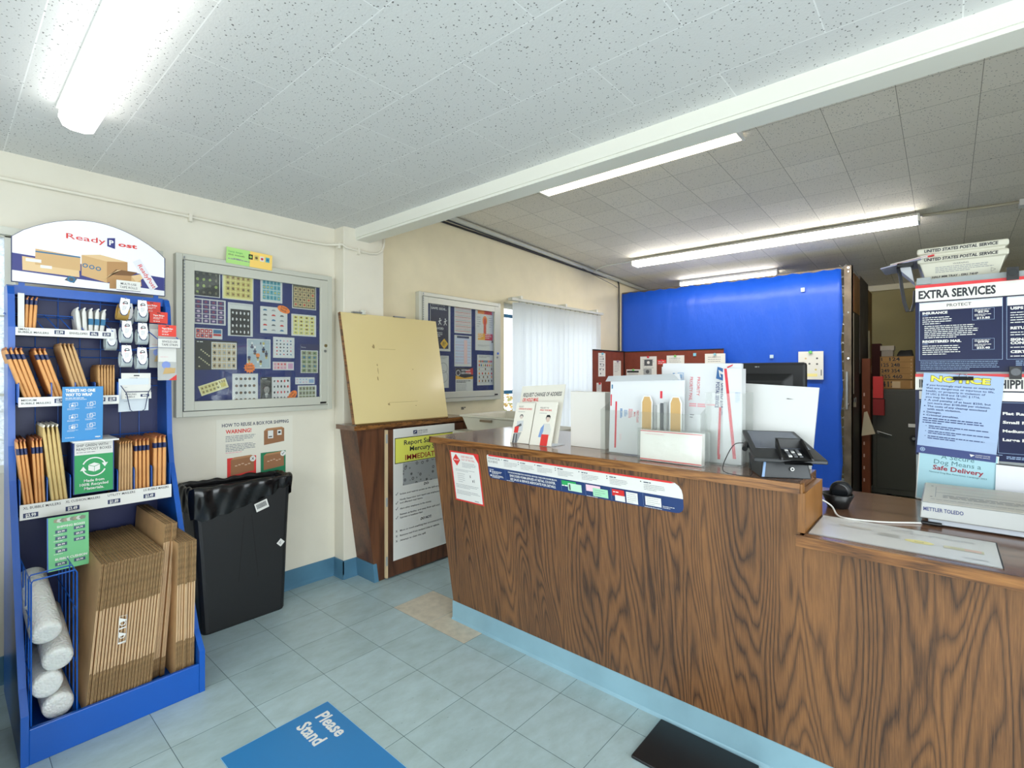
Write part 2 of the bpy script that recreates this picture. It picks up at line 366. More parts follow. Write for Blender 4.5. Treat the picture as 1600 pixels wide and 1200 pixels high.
bb('baseboard_north', [(-1.8, 3.22), (1.816, 3.22)]); bb('baseboard_column', [(1.816, 3.215), (1.816, 3.10), (1.925, 3.10)])

# windows
def window(name, x0, x1, z0, z1, y, pane, bars=(), t=.04, fm=ALU):
    m = MB()
    for a in ((x0, z0, x0+t, z1), (x1-t, z0, x1, z1), (x0, z0, x1, z0+t), (x0, z1-t, x1, z1)): m.box(a[0], y, a[1], a[2], y+.05, a[3], fm)
    for bx in bars: m.box(bx-t*.4, y+.005, z0, bx+t*.4, y+.045, z1, fm)
    o = struct(m, name)
    MB().box(x0+t*.5, y+.02, z0+t*.5, x1-t*.5, y+.026, z1-t*.5, pane).build('window_pane', o, kind='structure')
    return o
obsc = bpy.data.materials.new('obscured_glass'); obsc.use_nodes = True; nt = obsc.node_tree; bq = nt.nodes['Principled BSDF']
bq.inputs['Base Color'].default_value = (.80, .87, .95, 1); bq.inputs['Roughness'].default_value = .3; bq.inputs['Transmission Weight'].default_value = .6
tc = N(nt, 'ShaderNodeTexCoord'); n = N(nt, 'ShaderNodeTexNoise'); n.inputs['Scale'].default_value = 26; n.inputs['Detail'].default_value = 3; n.inputs['Distortion'].default_value = 1.5
nt.links.new(tc.outputs['Object'], n.inputs['Vector']); bp = N(nt, 'ShaderNodeBump'); bp.inputs['Strength'].default_value = .9; bp.inputs['Distance'].default_value = .02
nt.links.new(n.outputs['Fac'], bp.inputs['Height']); nt.links.new(bp.outputs[0], bq.inputs['Normal'])
CLEAR = clearmat('window_glass')
window('window_1', -.95, .235, .95, 2.06, 3.235, obsc, (-.36,), .035, TRIMW)
m = MB(); m.box(-.98, 3.195, 2.03, .80, 3.22, 2.065, ALU)
struct(m, 'window_1_frame')
m = MB(); m.box(-.9, 3.225, 1.30, .2, 3.235, 1.312, ALU); m.box(-.9, 3.225, 1.66, .2, 3.235, 1.668, ALU); struct(m, 'window_1_sill')
window('window_2', 3.585, 5.17, .66, 2.09, 3.26, CLEAR, (4.38,), .045)
m = MB(); m.box(3.6, 3.262, 1.955, 5.15, 3.29, 1.985, TEAL); m.box(3.6, 3.262, 1.20, 5.15, 3.29, 1.235, TEAL); struct(m, 'window_2_frame')
window('window_3', -1.2, 1.6, .3, 2.2, -2.08, CLEAR, (-.27, .67), .05)
m = MB()
for a in ((-1.1, -1.04), (.58, .62), (2.24, 2.3)): m.box(-1.9, a[0], .35, -1.85, a[1], 2.25, ALU)
m.box(-1.9, -1.1, .35, -1.85, 2.3, .4, ALU); m.box(-1.9, -1.1, 2.2, -1.85, 2.3, 2.25, ALU); o = struct(m, 'window_4')
MB().box(-1.88, -1.08, .37, -1.874, 2.28, 2.23, CLEAR).build('window_pane', o, kind='structure')
# outside, seen past the blind
struct(MB().box(-6, 3.4, -.3, 14, 16, -.2, M((140, 132, 96), .9, var=.3, bscale=8)), 'ground')
struct(MB().box(-10, -14, -.3, -1.95, 3.4, -.2, M((150, 150, 148), .9, var=.1, bscale=8)), 'ground_pavement')
R = random.Random(3); hm = M((196, 160, 84), .8, var=.35, bscale=60); h2 = M((150, 150, 84), .8, var=.3, bscale=60)
m = MB()
for i in range(2600):
    c = Vector((R.uniform(3.2, 9.2), R.uniform(6.4, 7.3), R.uniform(-.2, 1.45))); c.z *= (.8+.2*sin(c.x*3))
    a = Vector((R.uniform(-1, 1), R.uniform(-1, 1), R.uniform(-1, 1))).normalized()*.06; d = a.orthogonal().normalized()*.035
    m.quad([c-a, c+d, c+a, c-d], hm if R.random() < .6 else h2)
m.build('autumn_shrub', label='yellow autumn shrub outside beyond the blind', cat='shrub', kind='stuff')

# ================================================================== lights
LAMP = emis((255, 253, 248), 4.2, 'lamp_diffuser_lit'); LAMPW = emis((255, 250, 240), 30.0, 'lamp_tube_lit')
t = empty('ceiling_lamp', (.352, 1.1, 2.41), 'wraparound fluorescent ceiling lamp above the boxes rack, front room', 'ceiling lamp')
m = MB(); prof = [(-.052, 2.405), (-.058, 2.365), (-.045, 2.335), (-.02, 2.325), (.02, 2.325), (.045, 2.335), (.058, 2.365), (.052, 2.405)]
m.prism([(x+.352, z) for x, z in prof], 1, -.05, 2.50, LAMP); m.build('diffuser', t)
m = MB().box(.29, -.07, 2.40, .414, 2.52, 2.41, WHITE); m.build('housing', t)
LAMPB = emis((255, 236, 206), 2.6, 'lamp_tube_warm')
def strip(x, y0, y1, w, lbl, dz=.075, drop=0, lamp=None):
    z = cz(x)-.004-drop
    t = empty('ceiling_lamp', (x, (y0+y1)/2, z), lbl, 'ceiling lamp', 'strip lamps on the rear ceiling')
    m = MB(); m.prism([(x-w/2, z-.03), (x-w*.28, z), (x+w*.28, z), (x+w/2, z-.03)], 1, y0, y1, WHITE); m.build('housing', t)
    m = MB(); m.prism([(x-w/2+.006, z-.03), (x-w/2+.004, z-dz+.02), (x-w*.3, z-dz), (x+w*.3, z-dz), (x+w/2-.004, z-dz+.02), (x+w/2-.006, z-.03)], 1, y0+.01, y1-.01, lamp or LAMPW); m.build('diffuser', t)
    m = MB().box(x-w/2, y0-.004, z-dz, x+w/2, y0+.01, z-.02, WHITE); m.build('end_cap', t); MB().box(x-w/2, y1-.01, z-dz, x+w/2, y1+.004, z-.02, WHITE).build('end_cap', t)
strip(2.93, .86, 2.24, .13, 'strip lamp right behind the white beam, mostly hidden', .033, lamp=LAMPB)
strip(5.06, .157, 2.60, .16, 'longest strip lamp, in the middle of the rear ceiling')
strip(6.34, 1.46, 2.60, .10, 'short strip lamp just above the blue sheet', .07)

# conduits and cables
m = MB(); y = 3.205
m.tube([(-1.0, y, 2.28), (.9, y, 2.284), (1.55, y, 2.277), (1.74, y-.01, 2.281), (1.80, 3.09, 2.278), (1.83, 3.087, 2.262), (1.93, 3.087, 2.256), (2.02, 3.087, 2.255), (2.07, 3.087, 2.262), (2.115, 3.087, 2.29), (2.13, 3.087, 2.33), (2.135, 3.09, 2.42)], .0085, CREAM, 10)
t = m.build('conduit_pipe', label='cream painted conduit running along the wall top and round the column', cat='pipe', smooth=True)
for x, z, yy in ((.93, 2.284, 3.205), (1.79, 2.279, 3.12), (1.92, 2.258, 3.087), (.1, 2.282, 3.205)):
    MB().box(x-.008, yy-.014, z-.028, x+.008, yy+.012, z+.014, CREAM).build('pipe_clip', t)
def wire(pts, r, mat, name, label, cat='cable'):
    # smooth the polyline with Catmull-Rom
    P = [Vector(p) for p in pts]; out = []
    for i in range(len(P)-1):
        a, b_, c, d = P[max(i-1, 0)], P[i], P[i+1], P[min(i+2, len(P)-1)]
        for k in range(6):
            q = k/6; out.append(.5*((2*b_)+(c-a)*q+(2*a-5*b_+4*c-d)*q*q+(3*b_-a-3*c+d)*q**3))
    out.append(P[-1]); return MB().tube(out, r, mat, 6).build(name, label=label, cat=cat, smooth=True)
m = MB(); m.tube([(2.2, 3.19, cz(2.2)-.03), (7.9, 3.19, cz(7.9)-.03)], .022, ALU, 10); m.build('cable_duct', label='grey cable duct along the rear ceiling edge', cat='duct')
wire([(2.2, 3.205, 2.70), (3.6, 3.205, 2.66), (5.3, 3.2, 2.60), (5.72, 3.19, 2.60), (5.78, 3.19, 2.4), (5.78, 3.19, 1.9), (5.79, 3.19, 1.2)], .009, BLACK, 'black_cable', 'black cable along the wall top dropping beside the blue sheet')
wire([(2.2, 3.21, 2.735), (4.0, 3.21, 2.665), (5.6, 3.2, 2.60), (7.8, 3.2, 2.50)], .006, DGREY, 'grey_cable', 'thin grey cable under the rear duct')
wire([(4.9, 3.18, 2.62), (5.2, 3.14, 2.55), (5.5, 3.15, 2.52), (5.72, 3.18, 2.5)], .003, DGREY, 'loose_cable', 'thin loose cable sagging near the rear corner')
wire([(5.06, 2.61, 2.645), (5.08, 2.8, 2.65), (5.06, 3.0, 2.64), (5.15, 3.17, 2.62)], .007, WHITE, 'lamp_cable', 'white cable from the longest strip lamp to the wall')
m = MB(); m.tube([(5.1, .14, cz(5.1)-.012), (5.15, -.3, cz(5.15)-.012), (5.2, -1.9, cz(5.2)-.012)], .011, M((188, 180, 160), .5), 8)
t = m.build('conduit_pipe', label='straight conduit on the rear ceiling beyond the longest strip lamp', cat='pipe')
MB().box(5.1, -.5, cz(5.1)-.05, 5.2, -.40, cz(5.1)-.004, WHITE).build('junction_box', t)

# ================================================================== COUNTER
px = lambda z: 1.79+(1.02-z)*.162
c = empty('service_counter', (1.9, 1.2, 0), 'long walnut laminate service counter with sloping front and lower ledge', 'counter')
m = MB()
m.prism([(px(1.028), 1.028), (px(.08), .08), (px(.08)+.02, .08), (px(1.028)+.02, 1.028)], 1, .352, 2.13, WOODP)
m.prism([(px(.872), .872), (px(.08), .08), (px(.08)+.02, .08), (px(.872)+.02, .872)], 1, -1.99, .352, WOODP)
m.build('front_panel', c)
m = MB().prism([(px(1.028)+.02, 1.028), (px(.0)+.02, 0.0), (2.44, 0.0), (2.44, 1.028)], 1, 2.10, 2.128, WOODX); m.build('end_panel', c)
m = MB(); m.box(1.777, .352, 1.03, 2.07, 1.30, 1.058, WOODT); m.box(1.777, 1.30, 1.03, 2.47, 2.131, 1.058, WOODT)
m.build('counter_top', c)
m = MB(); m.box(1.768, .345, 1.026, 1.777, 2.137, 1.058, WOODN); m.box(1.768, 2.131, 1.026, 2.47, 2.139, 1.058, WOODN); m.build('nosing', c)
MB().box(1.772, .338, 1.03, 1.80, .3445, 1.057, WOODL).build('nosing_end', c, label='worn pale end of the nosing')
m = MB(); m.box(1.776, .332, .904, 2.066, .352, 1.029, WOODL); m.build('step_panel', c, label='plain light brown board closing the step')
m = MB(); m.box(2.046, .352, .904, 2.066, 1.30, 1.029, WOODL); m.build('riser_panel', c)
m = MB(); m.box(1.757, -1.99, .874, 2.56, .332, .903, WOODT); m.box(2.066, .332, .874, 2.56, 1.28, .903, WOODT); m.build('ledge_top', c)
MB().box(1.748, -1.99, .868, 1.757, .352, .903, WOODN).build('ledge_nosing', c)
m = MB(); m.box(2.53, -1.99, 0, 2.55, 1.28, .872, WOODX); m.box(2.0, 1.26, 0, 2.53, 1.28, .872, WOODX); m.build('rear_panel', c)
m = MB(); x = 1.938
m.prism([(x-.012, 0), (x-.003, .012), (x-.002, .103), (x+.012, .106), (x+.014, 0)], 1, -1.99, 2.134, M((134, 170, 184), .38, var=.12, bscale=25, name='blue_vinyl_base_lit')); m.build('kick_strip', c)  # lit copy of the same blue base vinyl, brightness put into the colour

# ---- cabinet stub by the column, gate and lifted leaf
c = empty('counter_cabinet', (2.1, 3.0, 0), 'dark walnut counter end with slanted side beside the wall column', 'cabinet')
g = lambda z: 1.785+(1.03-z)*.142
m = MB().prism([(g(1.03), 1.03), (g(0), 0), (2.0, 0), (2.0, 1.03)], 1, 2.89, 3.095, WOODX); m.box(2.0, 2.90, 0, 2.62, 3.20, 1.03, WOODX) if False else None
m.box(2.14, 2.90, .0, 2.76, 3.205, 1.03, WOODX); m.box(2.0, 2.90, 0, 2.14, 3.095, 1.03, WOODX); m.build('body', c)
m = MB(); m.box(1.757, 2.875, 1.032, 2.80, 3.097, 1.062, WOODT); m.box(2.14, 3.097, 1.032, 2.80, 3.21, 1.062, WOODT); m.build('cabinet_top', c)
MB().box(1.757, 2.868, 1.034, 2.80, 2.875, 1.060, WOODN).build('nosing', c)
m = MB().prism([(g(.125)-.008, .125), (g(0)-.014, 0), (g(0)+.02, 0), (g(.125)+.02, .125)], 1, 2.885, 3.097, BLUEB); m.build('kick_strip', c)
t = empty('counter_gate', (2.0, 2.87, 0), 'dark walnut swing gate hanging below the counter leaf', 'gate')
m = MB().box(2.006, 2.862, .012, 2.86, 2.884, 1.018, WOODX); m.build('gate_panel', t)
MB().box(1.996, 2.860, .012, 2.006, 2.886, 1.018, M((214, 190, 150), .5)).build('edge_strip', t, label='pale raw edge strip')
for z in (.93, .5, .1):
    m = MB(); m.box(1.990, 2.856, z, 2.002, 2.864, z+.06, ALU); m.cyl((1.995, 2.857, z), (1.995, 2.857, z+.06), .004, STEEL, 8); m.build('hinge', t)
t = empty('counter_leaf', (2.16, 2.88, 1.07), 'cream counter leaf lifted up and leaning back on the wall column', 'counter leaf')
th = math.atan2(.18, .735); e = Vector((0, sin(th), cos(th))); nn = Vector((0, -cos(th), sin(th)))
LEAF = M((216, 197, 142), .3, var=.05, bscale=6, name='cream_laminate', coat=.2)
def leafquad(x0, x1, x2, x3, o, L0, L1):
    b0 = Vector((0, 2.882, 1.073)); return [Vector((x, 0, 0))+b0+e*L+nn*o for x, L in ((x0, L0), (x1, L0), (x2, L1), (x3, L1))]
m = MB(); a = leafquad(1.768, 2.565, 2.60, 1.77, .0, 0, .765); b_ = leafquad(1.768, 2.565, 2.60, 1.77, -.022, 0, .765)
m.hull_box(b_, a, LEAF); m.build('panel', t)
a = leafquad(1.763, 1.768, 1.77, 1.765, .001, 0, .765); b_ = leafquad(1.763, 1.768, 1.77, 1.765, -.023, 0, .765)
MB().hull_box(b_, a, WOODN).build('edge_band', t)
m = MB(); m.cyl((1.775, 2.876, 1.068), (2.56, 2.876, 1.068), .006, M((120, 92, 50), .4, metal=.6), 8)
for i in range(17): m.box(1.80+i*.046, 2.868, 1.052, 1.806+i*.046, 2.873, 1.060, BLACK)
m.build('piano_hinge', t)
m = MB(); q = Vector((0, 2.882, 1.073))+e*.77
m.box(1.86, q.y-.012, q.z-.004, 1.96, q.y+.01, q.z+.006, STEEL); m.cyl((1.945, q.y, q.z-.01), (1.945, q.y+.004, q.z+.02), .02, ALU, 14)
m.build('latch', t); MB().box(2.2, q.y-.01, q.z-.004, 2.30, q.y+.01, q.z+.004, STEEL).build('catch_plate', t)
R = random.Random(5); m = MB(); sc = M((150, 128, 84), .5)
def onleaf(x, L): return Vector((x, 2.882, 1.073))+e*L+nn*.0008
for (x, L, a, d) in ((1.99, .53, .012, .02), (2.05, .12, .012, .012), (1.99, .30, .006, .02), (2.0, .36, .004, .03), (2.0, .40, .006, .01), (2.3, .37, .008, .004), (2.28, .10, .01, .003)):
    p = [onleaf(x+a*cos(k)*R.uniform(.5, 1), L+d*sin(k)*R.uniform(.5, 1)) for k in [i*.785 for i in range(8)]]; m.quad(p[::1], sc)
for (x0, x1, L) in ((2.03, 2.17, .515), (2.05, 2.3, .13)): m.quad([onleaf(x0, L), onleaf(x1, L), onleaf(x1, L+.002), onleaf(x0, L+.002)], sc)
m.build('scratches', t)

# ---- mercury poster on the gate
GREYP = bpy.data.materials.new('droplet_photo'); GREYP.use_nodes = True; nt = GREYP.node_tree; bq = nt.nodes['Principled BSDF']
tc = N(nt, 'ShaderNodeTexCoord'); v = N(nt, 'ShaderNodeTexVoronoi'); v.inputs['Scale'].default_value = 26; v.inputs['Randomness'].default_value = 1
nt.links.new(tc.outputs['Object'], v.inputs['Vector']); n = N(nt, 'ShaderNodeTexNoise'); n.inputs['Scale'].default_value = 4; nt.links.new(tc.outputs['Object'], n.inputs['Vector'])
r = N(nt, 'ShaderNodeValToRGB'); e_ = r.color_ramp.elements; e_[0].position = 0; e_[0].color = (.6, .6, .6, 1); e_[1].position = .34; e_[1].color = (.34, .35, .35, 1); x = e_.new(.2); x.color = (.03, .03, .03, 1); x = e_.new(.12); x.color = (.35, .35, .35, 1)
nt.links.new(v.outputs['Distance'], r.inputs['Fac']); nt.links.new(r.outputs[0], bq.inputs['Base Color'])
s = Sheet(.565, .905, PAPER); w, h = s.w, s.h
s.rect(.17, h-.048, .035, .026, NAVY); s.poly([(.175, h-.043), (.2, h-.03), (.185, h-.03)], WHITE); s.text('UNITED STATES', .21, h-.034, .010, INK, w=.09, bold=.01); s.text('POSTAL SERVICE', .21, h-.047, .008, INK, w=.09)
s.lines(.17, h-.052, .13, 1, .01, .003, INKG)
s.rect(.012, h-.242, w-.024, .178, BLACK); s.rect(.017, h-.237, w-.034, .168, M((226, 226, 96), .6))
s.text('Report Suspected', .09, h-.118, .032, INK, w=.40, bold=.02); s.text('Mercury Spills', .14, h-.165, .032, INK, w=.31, bold=.02)
s.text('IMMEDIATELY', .10, h-.225, .036, M((150, 26, 30), .6), w=.36, bold=.012)
s.rect(.08, h-.40, .41, .155, GREYP)
s.text('DO:', .265, h-.425, .017, INK, w=.045, bold=.03, shear=.2)
y = h-.46
for tx, n2 in (('Isolate and restrict access to the spill area.', 0), ('Notify Supervisor and report any employees', 1), ('Alert other employees in the vicinity.', 0), ('Remain at facility, and away from spill until', 1)):
    s.text(tx, .055, y, .0115, INK, w=.36 if n2 or 'Iso' in tx else .28, bold=.008)
    if n2: y -= .022; s.text('and affected mail items.' if 'Notify' in tx else 'Supervisor or Installation Head.', .055, y, .0115, INK, w=.2, bold=.008)
    s.poly([(.018, y+.008), (.024, y), (.040, y+.02), (.036, y+.02), (.024, y+.006), (.020, y+.010)], INK); y -= .040
s.text('DO NOT:', .235, y-.01, .017, INK, w=.10, bold=.03, shear=.2); y -= .05
for tx in ('Move or touch anything that encountered the spill.', 'Remove mail from isolated area or vehicle.', 'Attempt to clean the spill.'):
    s.text(tx, .055, y, .0115, INK, w=.0085*len(tx), bold=.008); s.text('X', .018, y, .014, INK, bold=.02); y -= .034
put(s, 'safety_poster', frame((2.050, 2.8612, .115), (1, 0, 0), (0, 0, 1)), 'white Report Suspected Mercury Spills poster taped on the gate', 'poster')

# ---- poster and banner on the counter front
pv = Vector((-.162, 0, 1)).normalized()
def on_panel(y, z): return frame((px(z)-.0012, y, z), (0, -1, 0), pv)
s = Sheet(.215, .275, REDP); s.poly([(.008, .008), (.207, .008), (.207, .225), (.180, .267), (.008, .267)], PAPER)
s.poly([(.045, .195), (.073, .228), (.045, .261), (.017, .228)], REDP); s.text('MERCURY', .045, .225, .007, WHITE, w=.038, al='c', bold=.02)
s.text('KEEP MERCURY', .085, .245, .010, REDP, w=.09); s.text('OUT OF THE MAIL.', .085, .229, .010, REDP, w=.10)
s.lines(.085, .217, .105, 4, .007, .0022, INKG, 3); s.lines(.03, .178, .16, 2, .007, .002, INKG, 4); s.lines(.04, .155, .06, 5, .011, .002, INKG, 5)
for a in ((.135, .14, .004, .014), (.150, .118, .005, .012), (.162, .118, .003, .016)): s.rect(*a, INK)
s.lines(.02, .095, .175, 3, .008, .0022, INKG, 6); s.lines(.02, .06, .175, 3, .008, .0022, INKG, 7); s.rect(.15, .014, .03, .004, INKG)
put(s, 'safety_notice', on_panel(2.0, .722), 'small red-bordered mercury notice on the counter front near its corner', 'notice')
Wb, Hb = .995, .121
def rr(w, h, r, x0=0, y0=0):
    o = []
    for cx, cy, a in ((w-r[0], r[0], -90), (w-r[1], h-r[1], 0), (r[2], h-r[2], 90), (r[3], r[3], 180)):
        rad = {-90: r[0], 0: r[1], 90: r[2], 180: r[3]}[a]
        for k in range(5): o.append((x0+cx+rad*cos(radians(a+22.5*k)), y0+cy+rad*sin(radians(a+22.5*k))))
    return o
s = Sheet(Wb, Hb, M((34, 58, 108), .45), poly=rr(Wb, Hb, (.03, .045, .012, .02)))
s.poly([p for p in rr(Wb, .062, (.0005, .045, .012, .0005), 0, Hb-.062)], PAPER)
s.poly([(.012, Hb-.0075), (Wb-.045, Hb-.0075), (Wb-.028, Hb-.004), (Wb-.045, Hb), (.012, Hb)], REDP)
s.text('EXTRA WAYS WE CAN', .008, Hb-.024, .011, INK, w=.078); s.text('BE OF SERVICE', .008, Hb-.040, .011, INK, w=.062)
for i, x in enumerate((.10, .205, .305, .42, .545, .68, .83)):
    s.circ(x, Hb-.017, .0025, INK, 8)
    if i % 2: s.circ(x, Hb-.027, .0025, INK, 8)
    s.lines(x+.012, Hb-.016, .05, 1, .006, .004, M((70, 80, 96), .6), i); s.lines(x+.012, Hb-.026, .085, 4, .0065, .0018, INKG, 20+i)
for x in (.115, .445, .57, .695, .835): s.rect(x, .006, .0012, .052, M((110, 130, 170), .6))
s.lines(.01, .048, .05, 1, .01, .0025, WHITE, 2); s.circ(.016, .037, .005, WHITE, 8); s.lines(.026, .040, .07, 3, .0055, .0025, WHITE, 5); s.circ(.018, .016, .005, WHITE, 8); s.lines(.026, .020, .08, 3, .0055, .0025, WHITE, 8)
for i, (tx, ww) in enumerate((('FOR MORE INFORMATION ON EXTRA SERVICES, TAKE A BROCHURE BELOW.', .29), ('BARCODED FORM APPLIED AT RETAIL COUNTER.', .27), ('SEE SALES & SERVICE ASSOCIATE FOR DETAILS.', .27))):
    s.text(tx, .28, .044-.017*i, (.007, .011, .011)[i], WHITE, w=ww, al='c', bold=.02)
s.lines(.12, .006, .08, 1, .01, .002, WHITE, 2)
s.rect(.45, .030, .075, .024, GRN); s.rect(.482, .012, .07, .034, M((186, 222, 196), .6)); s.rect(.487, .015, .008, .026, DGREY); s.lines(.45, .034, .05, 1, .01, .005, WHITE)
s.rect(.575, .026, .07, .028, M((232, 196, 208), .6)); s.rect(.608, .008, .072, .036, M((160, 214, 176), .6)); s.lines(.615, .036, .055, 3, .009, .002, INKG, 4); s.lines(.575, .005, .09, 1, .01, .002, WHITE, 4)
s.rect(.70, .026, .055, .028, RED); s.rect(.712, .006, .045, .024, PAPER); s.rect(.763, .006, .05, .046, PAPER); s.lines(.768, .045, .04, 5, .008, .0015, INKG, 4); s.lines(.705, .045, .04, 1, .01, .004, WHITE)
s.rect(.845, .012, .065, .036, PAPER); s.lines(.85, .042, .055, 4, .008, .0015, INKG, 9); s.lines(.915, .02, .05, 2, .006, .002, WHITE, 9); s.lines(.84, .006, .12, 1, .01, .002, WHITE, 3)
put(s, 'service_banner', on_panel(1.726, .882), 'long navy and white extra services banner along the counter front', 'banner')

# ================================================================== BULLETIN BOARDS
def board(x0, z0, W_, H_, lbl):
    t = empty('bulletin_board', (x0+W_/2, 3.22, z0), lbl, 'notice board', 'glazed notice boards')
    y0, y1, fr = 3.17, 3.219, .032
    m = MB()
    for a in ((x0, z0, x0+fr, z0+H_), (x0+W_-fr, z0, x0+W_, z0+H_), (x0+fr, z0, x0+W_-fr, z0+fr), (x0+fr, z0+H_-fr, x0+W_-fr, z0+H_)): m.box(a[0], y0, a[1], a[2], y1, a[3], ALU)
    m.build('frame', t, bevel=.003)
    m = MB(); a0, b0, a1, b1, d = x0+fr+.003, z0+fr+.003, x0+W_-fr-.003, z0+H_-fr-.003, .052
    for a in ((a0, b0, a0+d, b1), (a1-d, b0, a1, b1), (a0+d, b0, a1-d, b0+d), (a0+d, b1-d, a1-d, b1)): m.box(a[0], y0-.006, a[1], a[2], y0+.012, a[3], ALU)
    dr = m.build('door', t, bevel=.002)
    m = MB(); m.box(a0+d, y0+.003, b0+d, a1-d, y0+.006, b1-d, GLASS); m.build('glass_pane', dr)
    m = MB()
    for i in range(46): m.box(a0-.001, y0-.010, b0+.01+i*.0185, a0+.005, y0-.004, b0+.022+i*.0185, STEEL)
    m.build('piano_hinge', dr)
    m = MB(); m.cyl((a1-.02, y0-.006, z0+H_*.475), (a1-.02, y0-.016, z0+H_*.475), .011, CHROME, 14); m.build('lock', dr)
    m = MB(); m.cyl((a1-.02, y0-.006, z0+H_*.435), (a1-.02, y0-.012, z0+H_*.435), .009, STEEL, 14); m.build('keyhole', dr)
    MB().box(a1-.055, y0-.0075, b0+.006, a1-.012, y0-.0055, b0+.018, BLACK).build('name_plate', dr)
    MB().box(x0+.02, 3.196, z0+.02, x0+W_-.02, 3.215, z0+H_-.02, FELT).build('backing', t); return t
board(.853, 1.160, .918, .905, 'aluminium notice board full of stamp sheets above the black bin')
board(2.519, 1.160, .965, .90, 'aluminium notice board of safety posters behind the cream leaf')
YB = 3.194
def pin(name, x, z, w, h, lbl, cat, group, fn, bg=PAPER, a=0, Y=YB):
    s = Sheet(w, h, bg); fn(s, w, h); u = (cos(a), 0, sin(a)); v = (-sin(a), 0, cos(a))
    return put(s, name, frame((x, Y, z), u, v), lbl, cat, group)
GS = 'stamp sheets in the left notice board'
def grid(s, x, y, w, h, nx, ny, fn, g=.12):
    cw, ch = w/nx, h/ny; s.zc = s.z(); s.zd = s.z()
    for i in range(nx):
        for j in range(ny): fn(s, x+i*cw+cw*g/2, y+j*ch+ch*g/2, cw*(1-g), ch*(1-g), i, j)
def cells(*mats, fig=None, seed=0):
    R = random.Random(seed)
    def f(s, x, y, w, h, i, j):
        s.rect(x, y, w, h, mats[0], s.zc)
        if fig: s.quad([(x+w*(.5+.34*R.uniform(.6, 1)*cos(k)), y+h*(.5+.36*R.uniform(.5, 1)*sin(k)), s.zd) for k in [q*pi/3 for q in range(6)]], fig[R.randrange(len(fig))])
    return f
DK = M((34, 36, 30), .6); MUST = M((206, 190, 110), .6); BRN = M((112, 84, 56), .6); AQUA = M((90, 170, 180), .6); OLV = M((104, 102, 82), .6)
PUR = M((70, 54, 110), .6); BW1 = M((30, 30, 32), .6); PALEY = M((238, 226, 150), .6); SAGE = M((150, 156, 120), .6)
def sheetstyle(bg2, nx, ny, *a, mg=.08, top=0., fig=None, seed=1):
    def fn(s, w, h):
        if bg2: s.rect(w*.03, h*.03, w*.94, h*.94, bg2)
        grid(s, w*mg, h*mg, w*(1-2*mg), h*(1-2*mg-top), nx, ny, cells(*a, fig=fig, seed=seed))
    return fn
St = 'stamp_sheet'; sc = 'stamp sheet'
pin(St, .942, 1.842, .138, .158, 'black and green stamp sheet in the board\'s top left corner', sc, GS, sheetstyle(DK, 4, 4, DK, fig=[M((150, 170, 80), .6), OLV], mg=.04))
pin(St, 1.092, 1.842, .174, .160, 'pale yellow sheet of twenty brown square stamps in the top row', sc, GS, sheetstyle(PALEY, 5, 4, MUST, fig=[BRN, M((150, 110, 60), .6)], mg=.09))
pin(St, 1.307, 1.848, .135, .155, 'white sheet of teal and yellow stamps in the top row', sc, GS, sheetstyle(None, 5, 4, AQUA, fig=[MUST, M((60, 130, 150), .6)], mg=.09))
pin(St, 1.505, 1.826, .163, .176, 'olive sheet of figure stamps in the board\'s top right corner', sc, GS, sheetstyle(OLV, 5, 4, M((200, 178, 130), .6), fig=[RED, BRN, M((60, 60, 50), .6)], mg=.06, top=.12))
pin(St, .942, 1.684, .168, .146, 'white sheet of purple and red stamps under the black and green one', sc, GS, sheetstyle(None, 4, 5, PUR, fig=[M((214, 190, 210), .6), M((140, 60, 90), .6)], mg=.04))
pin(St, 1.122, 1.626, .140, .198, 'framed sheet of black and white bird stamps', sc, GS, lambda s, w, h: (s.rect(w*.05, h*.93, w*.9, h*.05, LGREY), s.rect(w*.1, h*.03, w*.8, h*.78, BW1), grid(s, w*.11, h*.035, w*.78, h*.76, 5, 4, cells(BW1, fig=[WHITE], seed=4))))
pin(St, 1.306, 1.654, .168, .166, 'white sheet of small car stamps with an orange tag at its corner', sc, GS, lambda s, w, h: [s.poly([(x, y), (x+.027, y), (x+.024, y+.006), (x+.018, y+.010), (x+.008, y+.010), (x+.003, y+.006)], mm) for (x, y, mm) in [(w*.09+i*.052, h*.10+j*.031, [TEAL, RED, GREY, DGREY][(i*2+j) % 4]) for i in range(3) for j in range(5)]])
pin(St, 1.500, 1.648, .168, .142, 'white sheet of yellow landscape stamps by the right frame', sc, GS, sheetstyle(None, 4, 5, M((232, 222, 130), .6), fig=[SAGE, BRN], mg=.06))
pin(St, .952, 1.602, .140, .060, 'small strip of red and blue stamps under the purple sheet', sc, GS, lambda s, w, h: (grid(s, .004, .004, w*.6, h-.008, 4, 2, cells(RED, fig=[TEAL, DK, WHITE], seed=3)), s.rect(w*.66, h*.55, w*.3, h*.35, TEAL), s.rect(w*.66, h*.3, w*.3, h*.2, RED)))
def scene_sheet(s, w, h):
    s.rect(0, 0, w, h, DK); s.text('Baroque Forest', .008, h-.016, .006, WHITE, w=.05)
    R = random.Random(2)
    for i in range(26):
        x, y = R.uniform(.008, .07), R.uniform(.02, .125); s.circ(x, y, R.uniform(.003, .007), M((214, 206, 160), .6), 6)
    s.rect(w*.37, .003, w*.61, h*.93, PAPER); grid(s, w*.385, .006, w*.58, h*.89, 5, 4, cells(M((206, 186, 150), .6), fig=[BRN, DK, GREY], seed=8))
def scene_sheet2(s, w, h): scene_sheet(s, w, h)
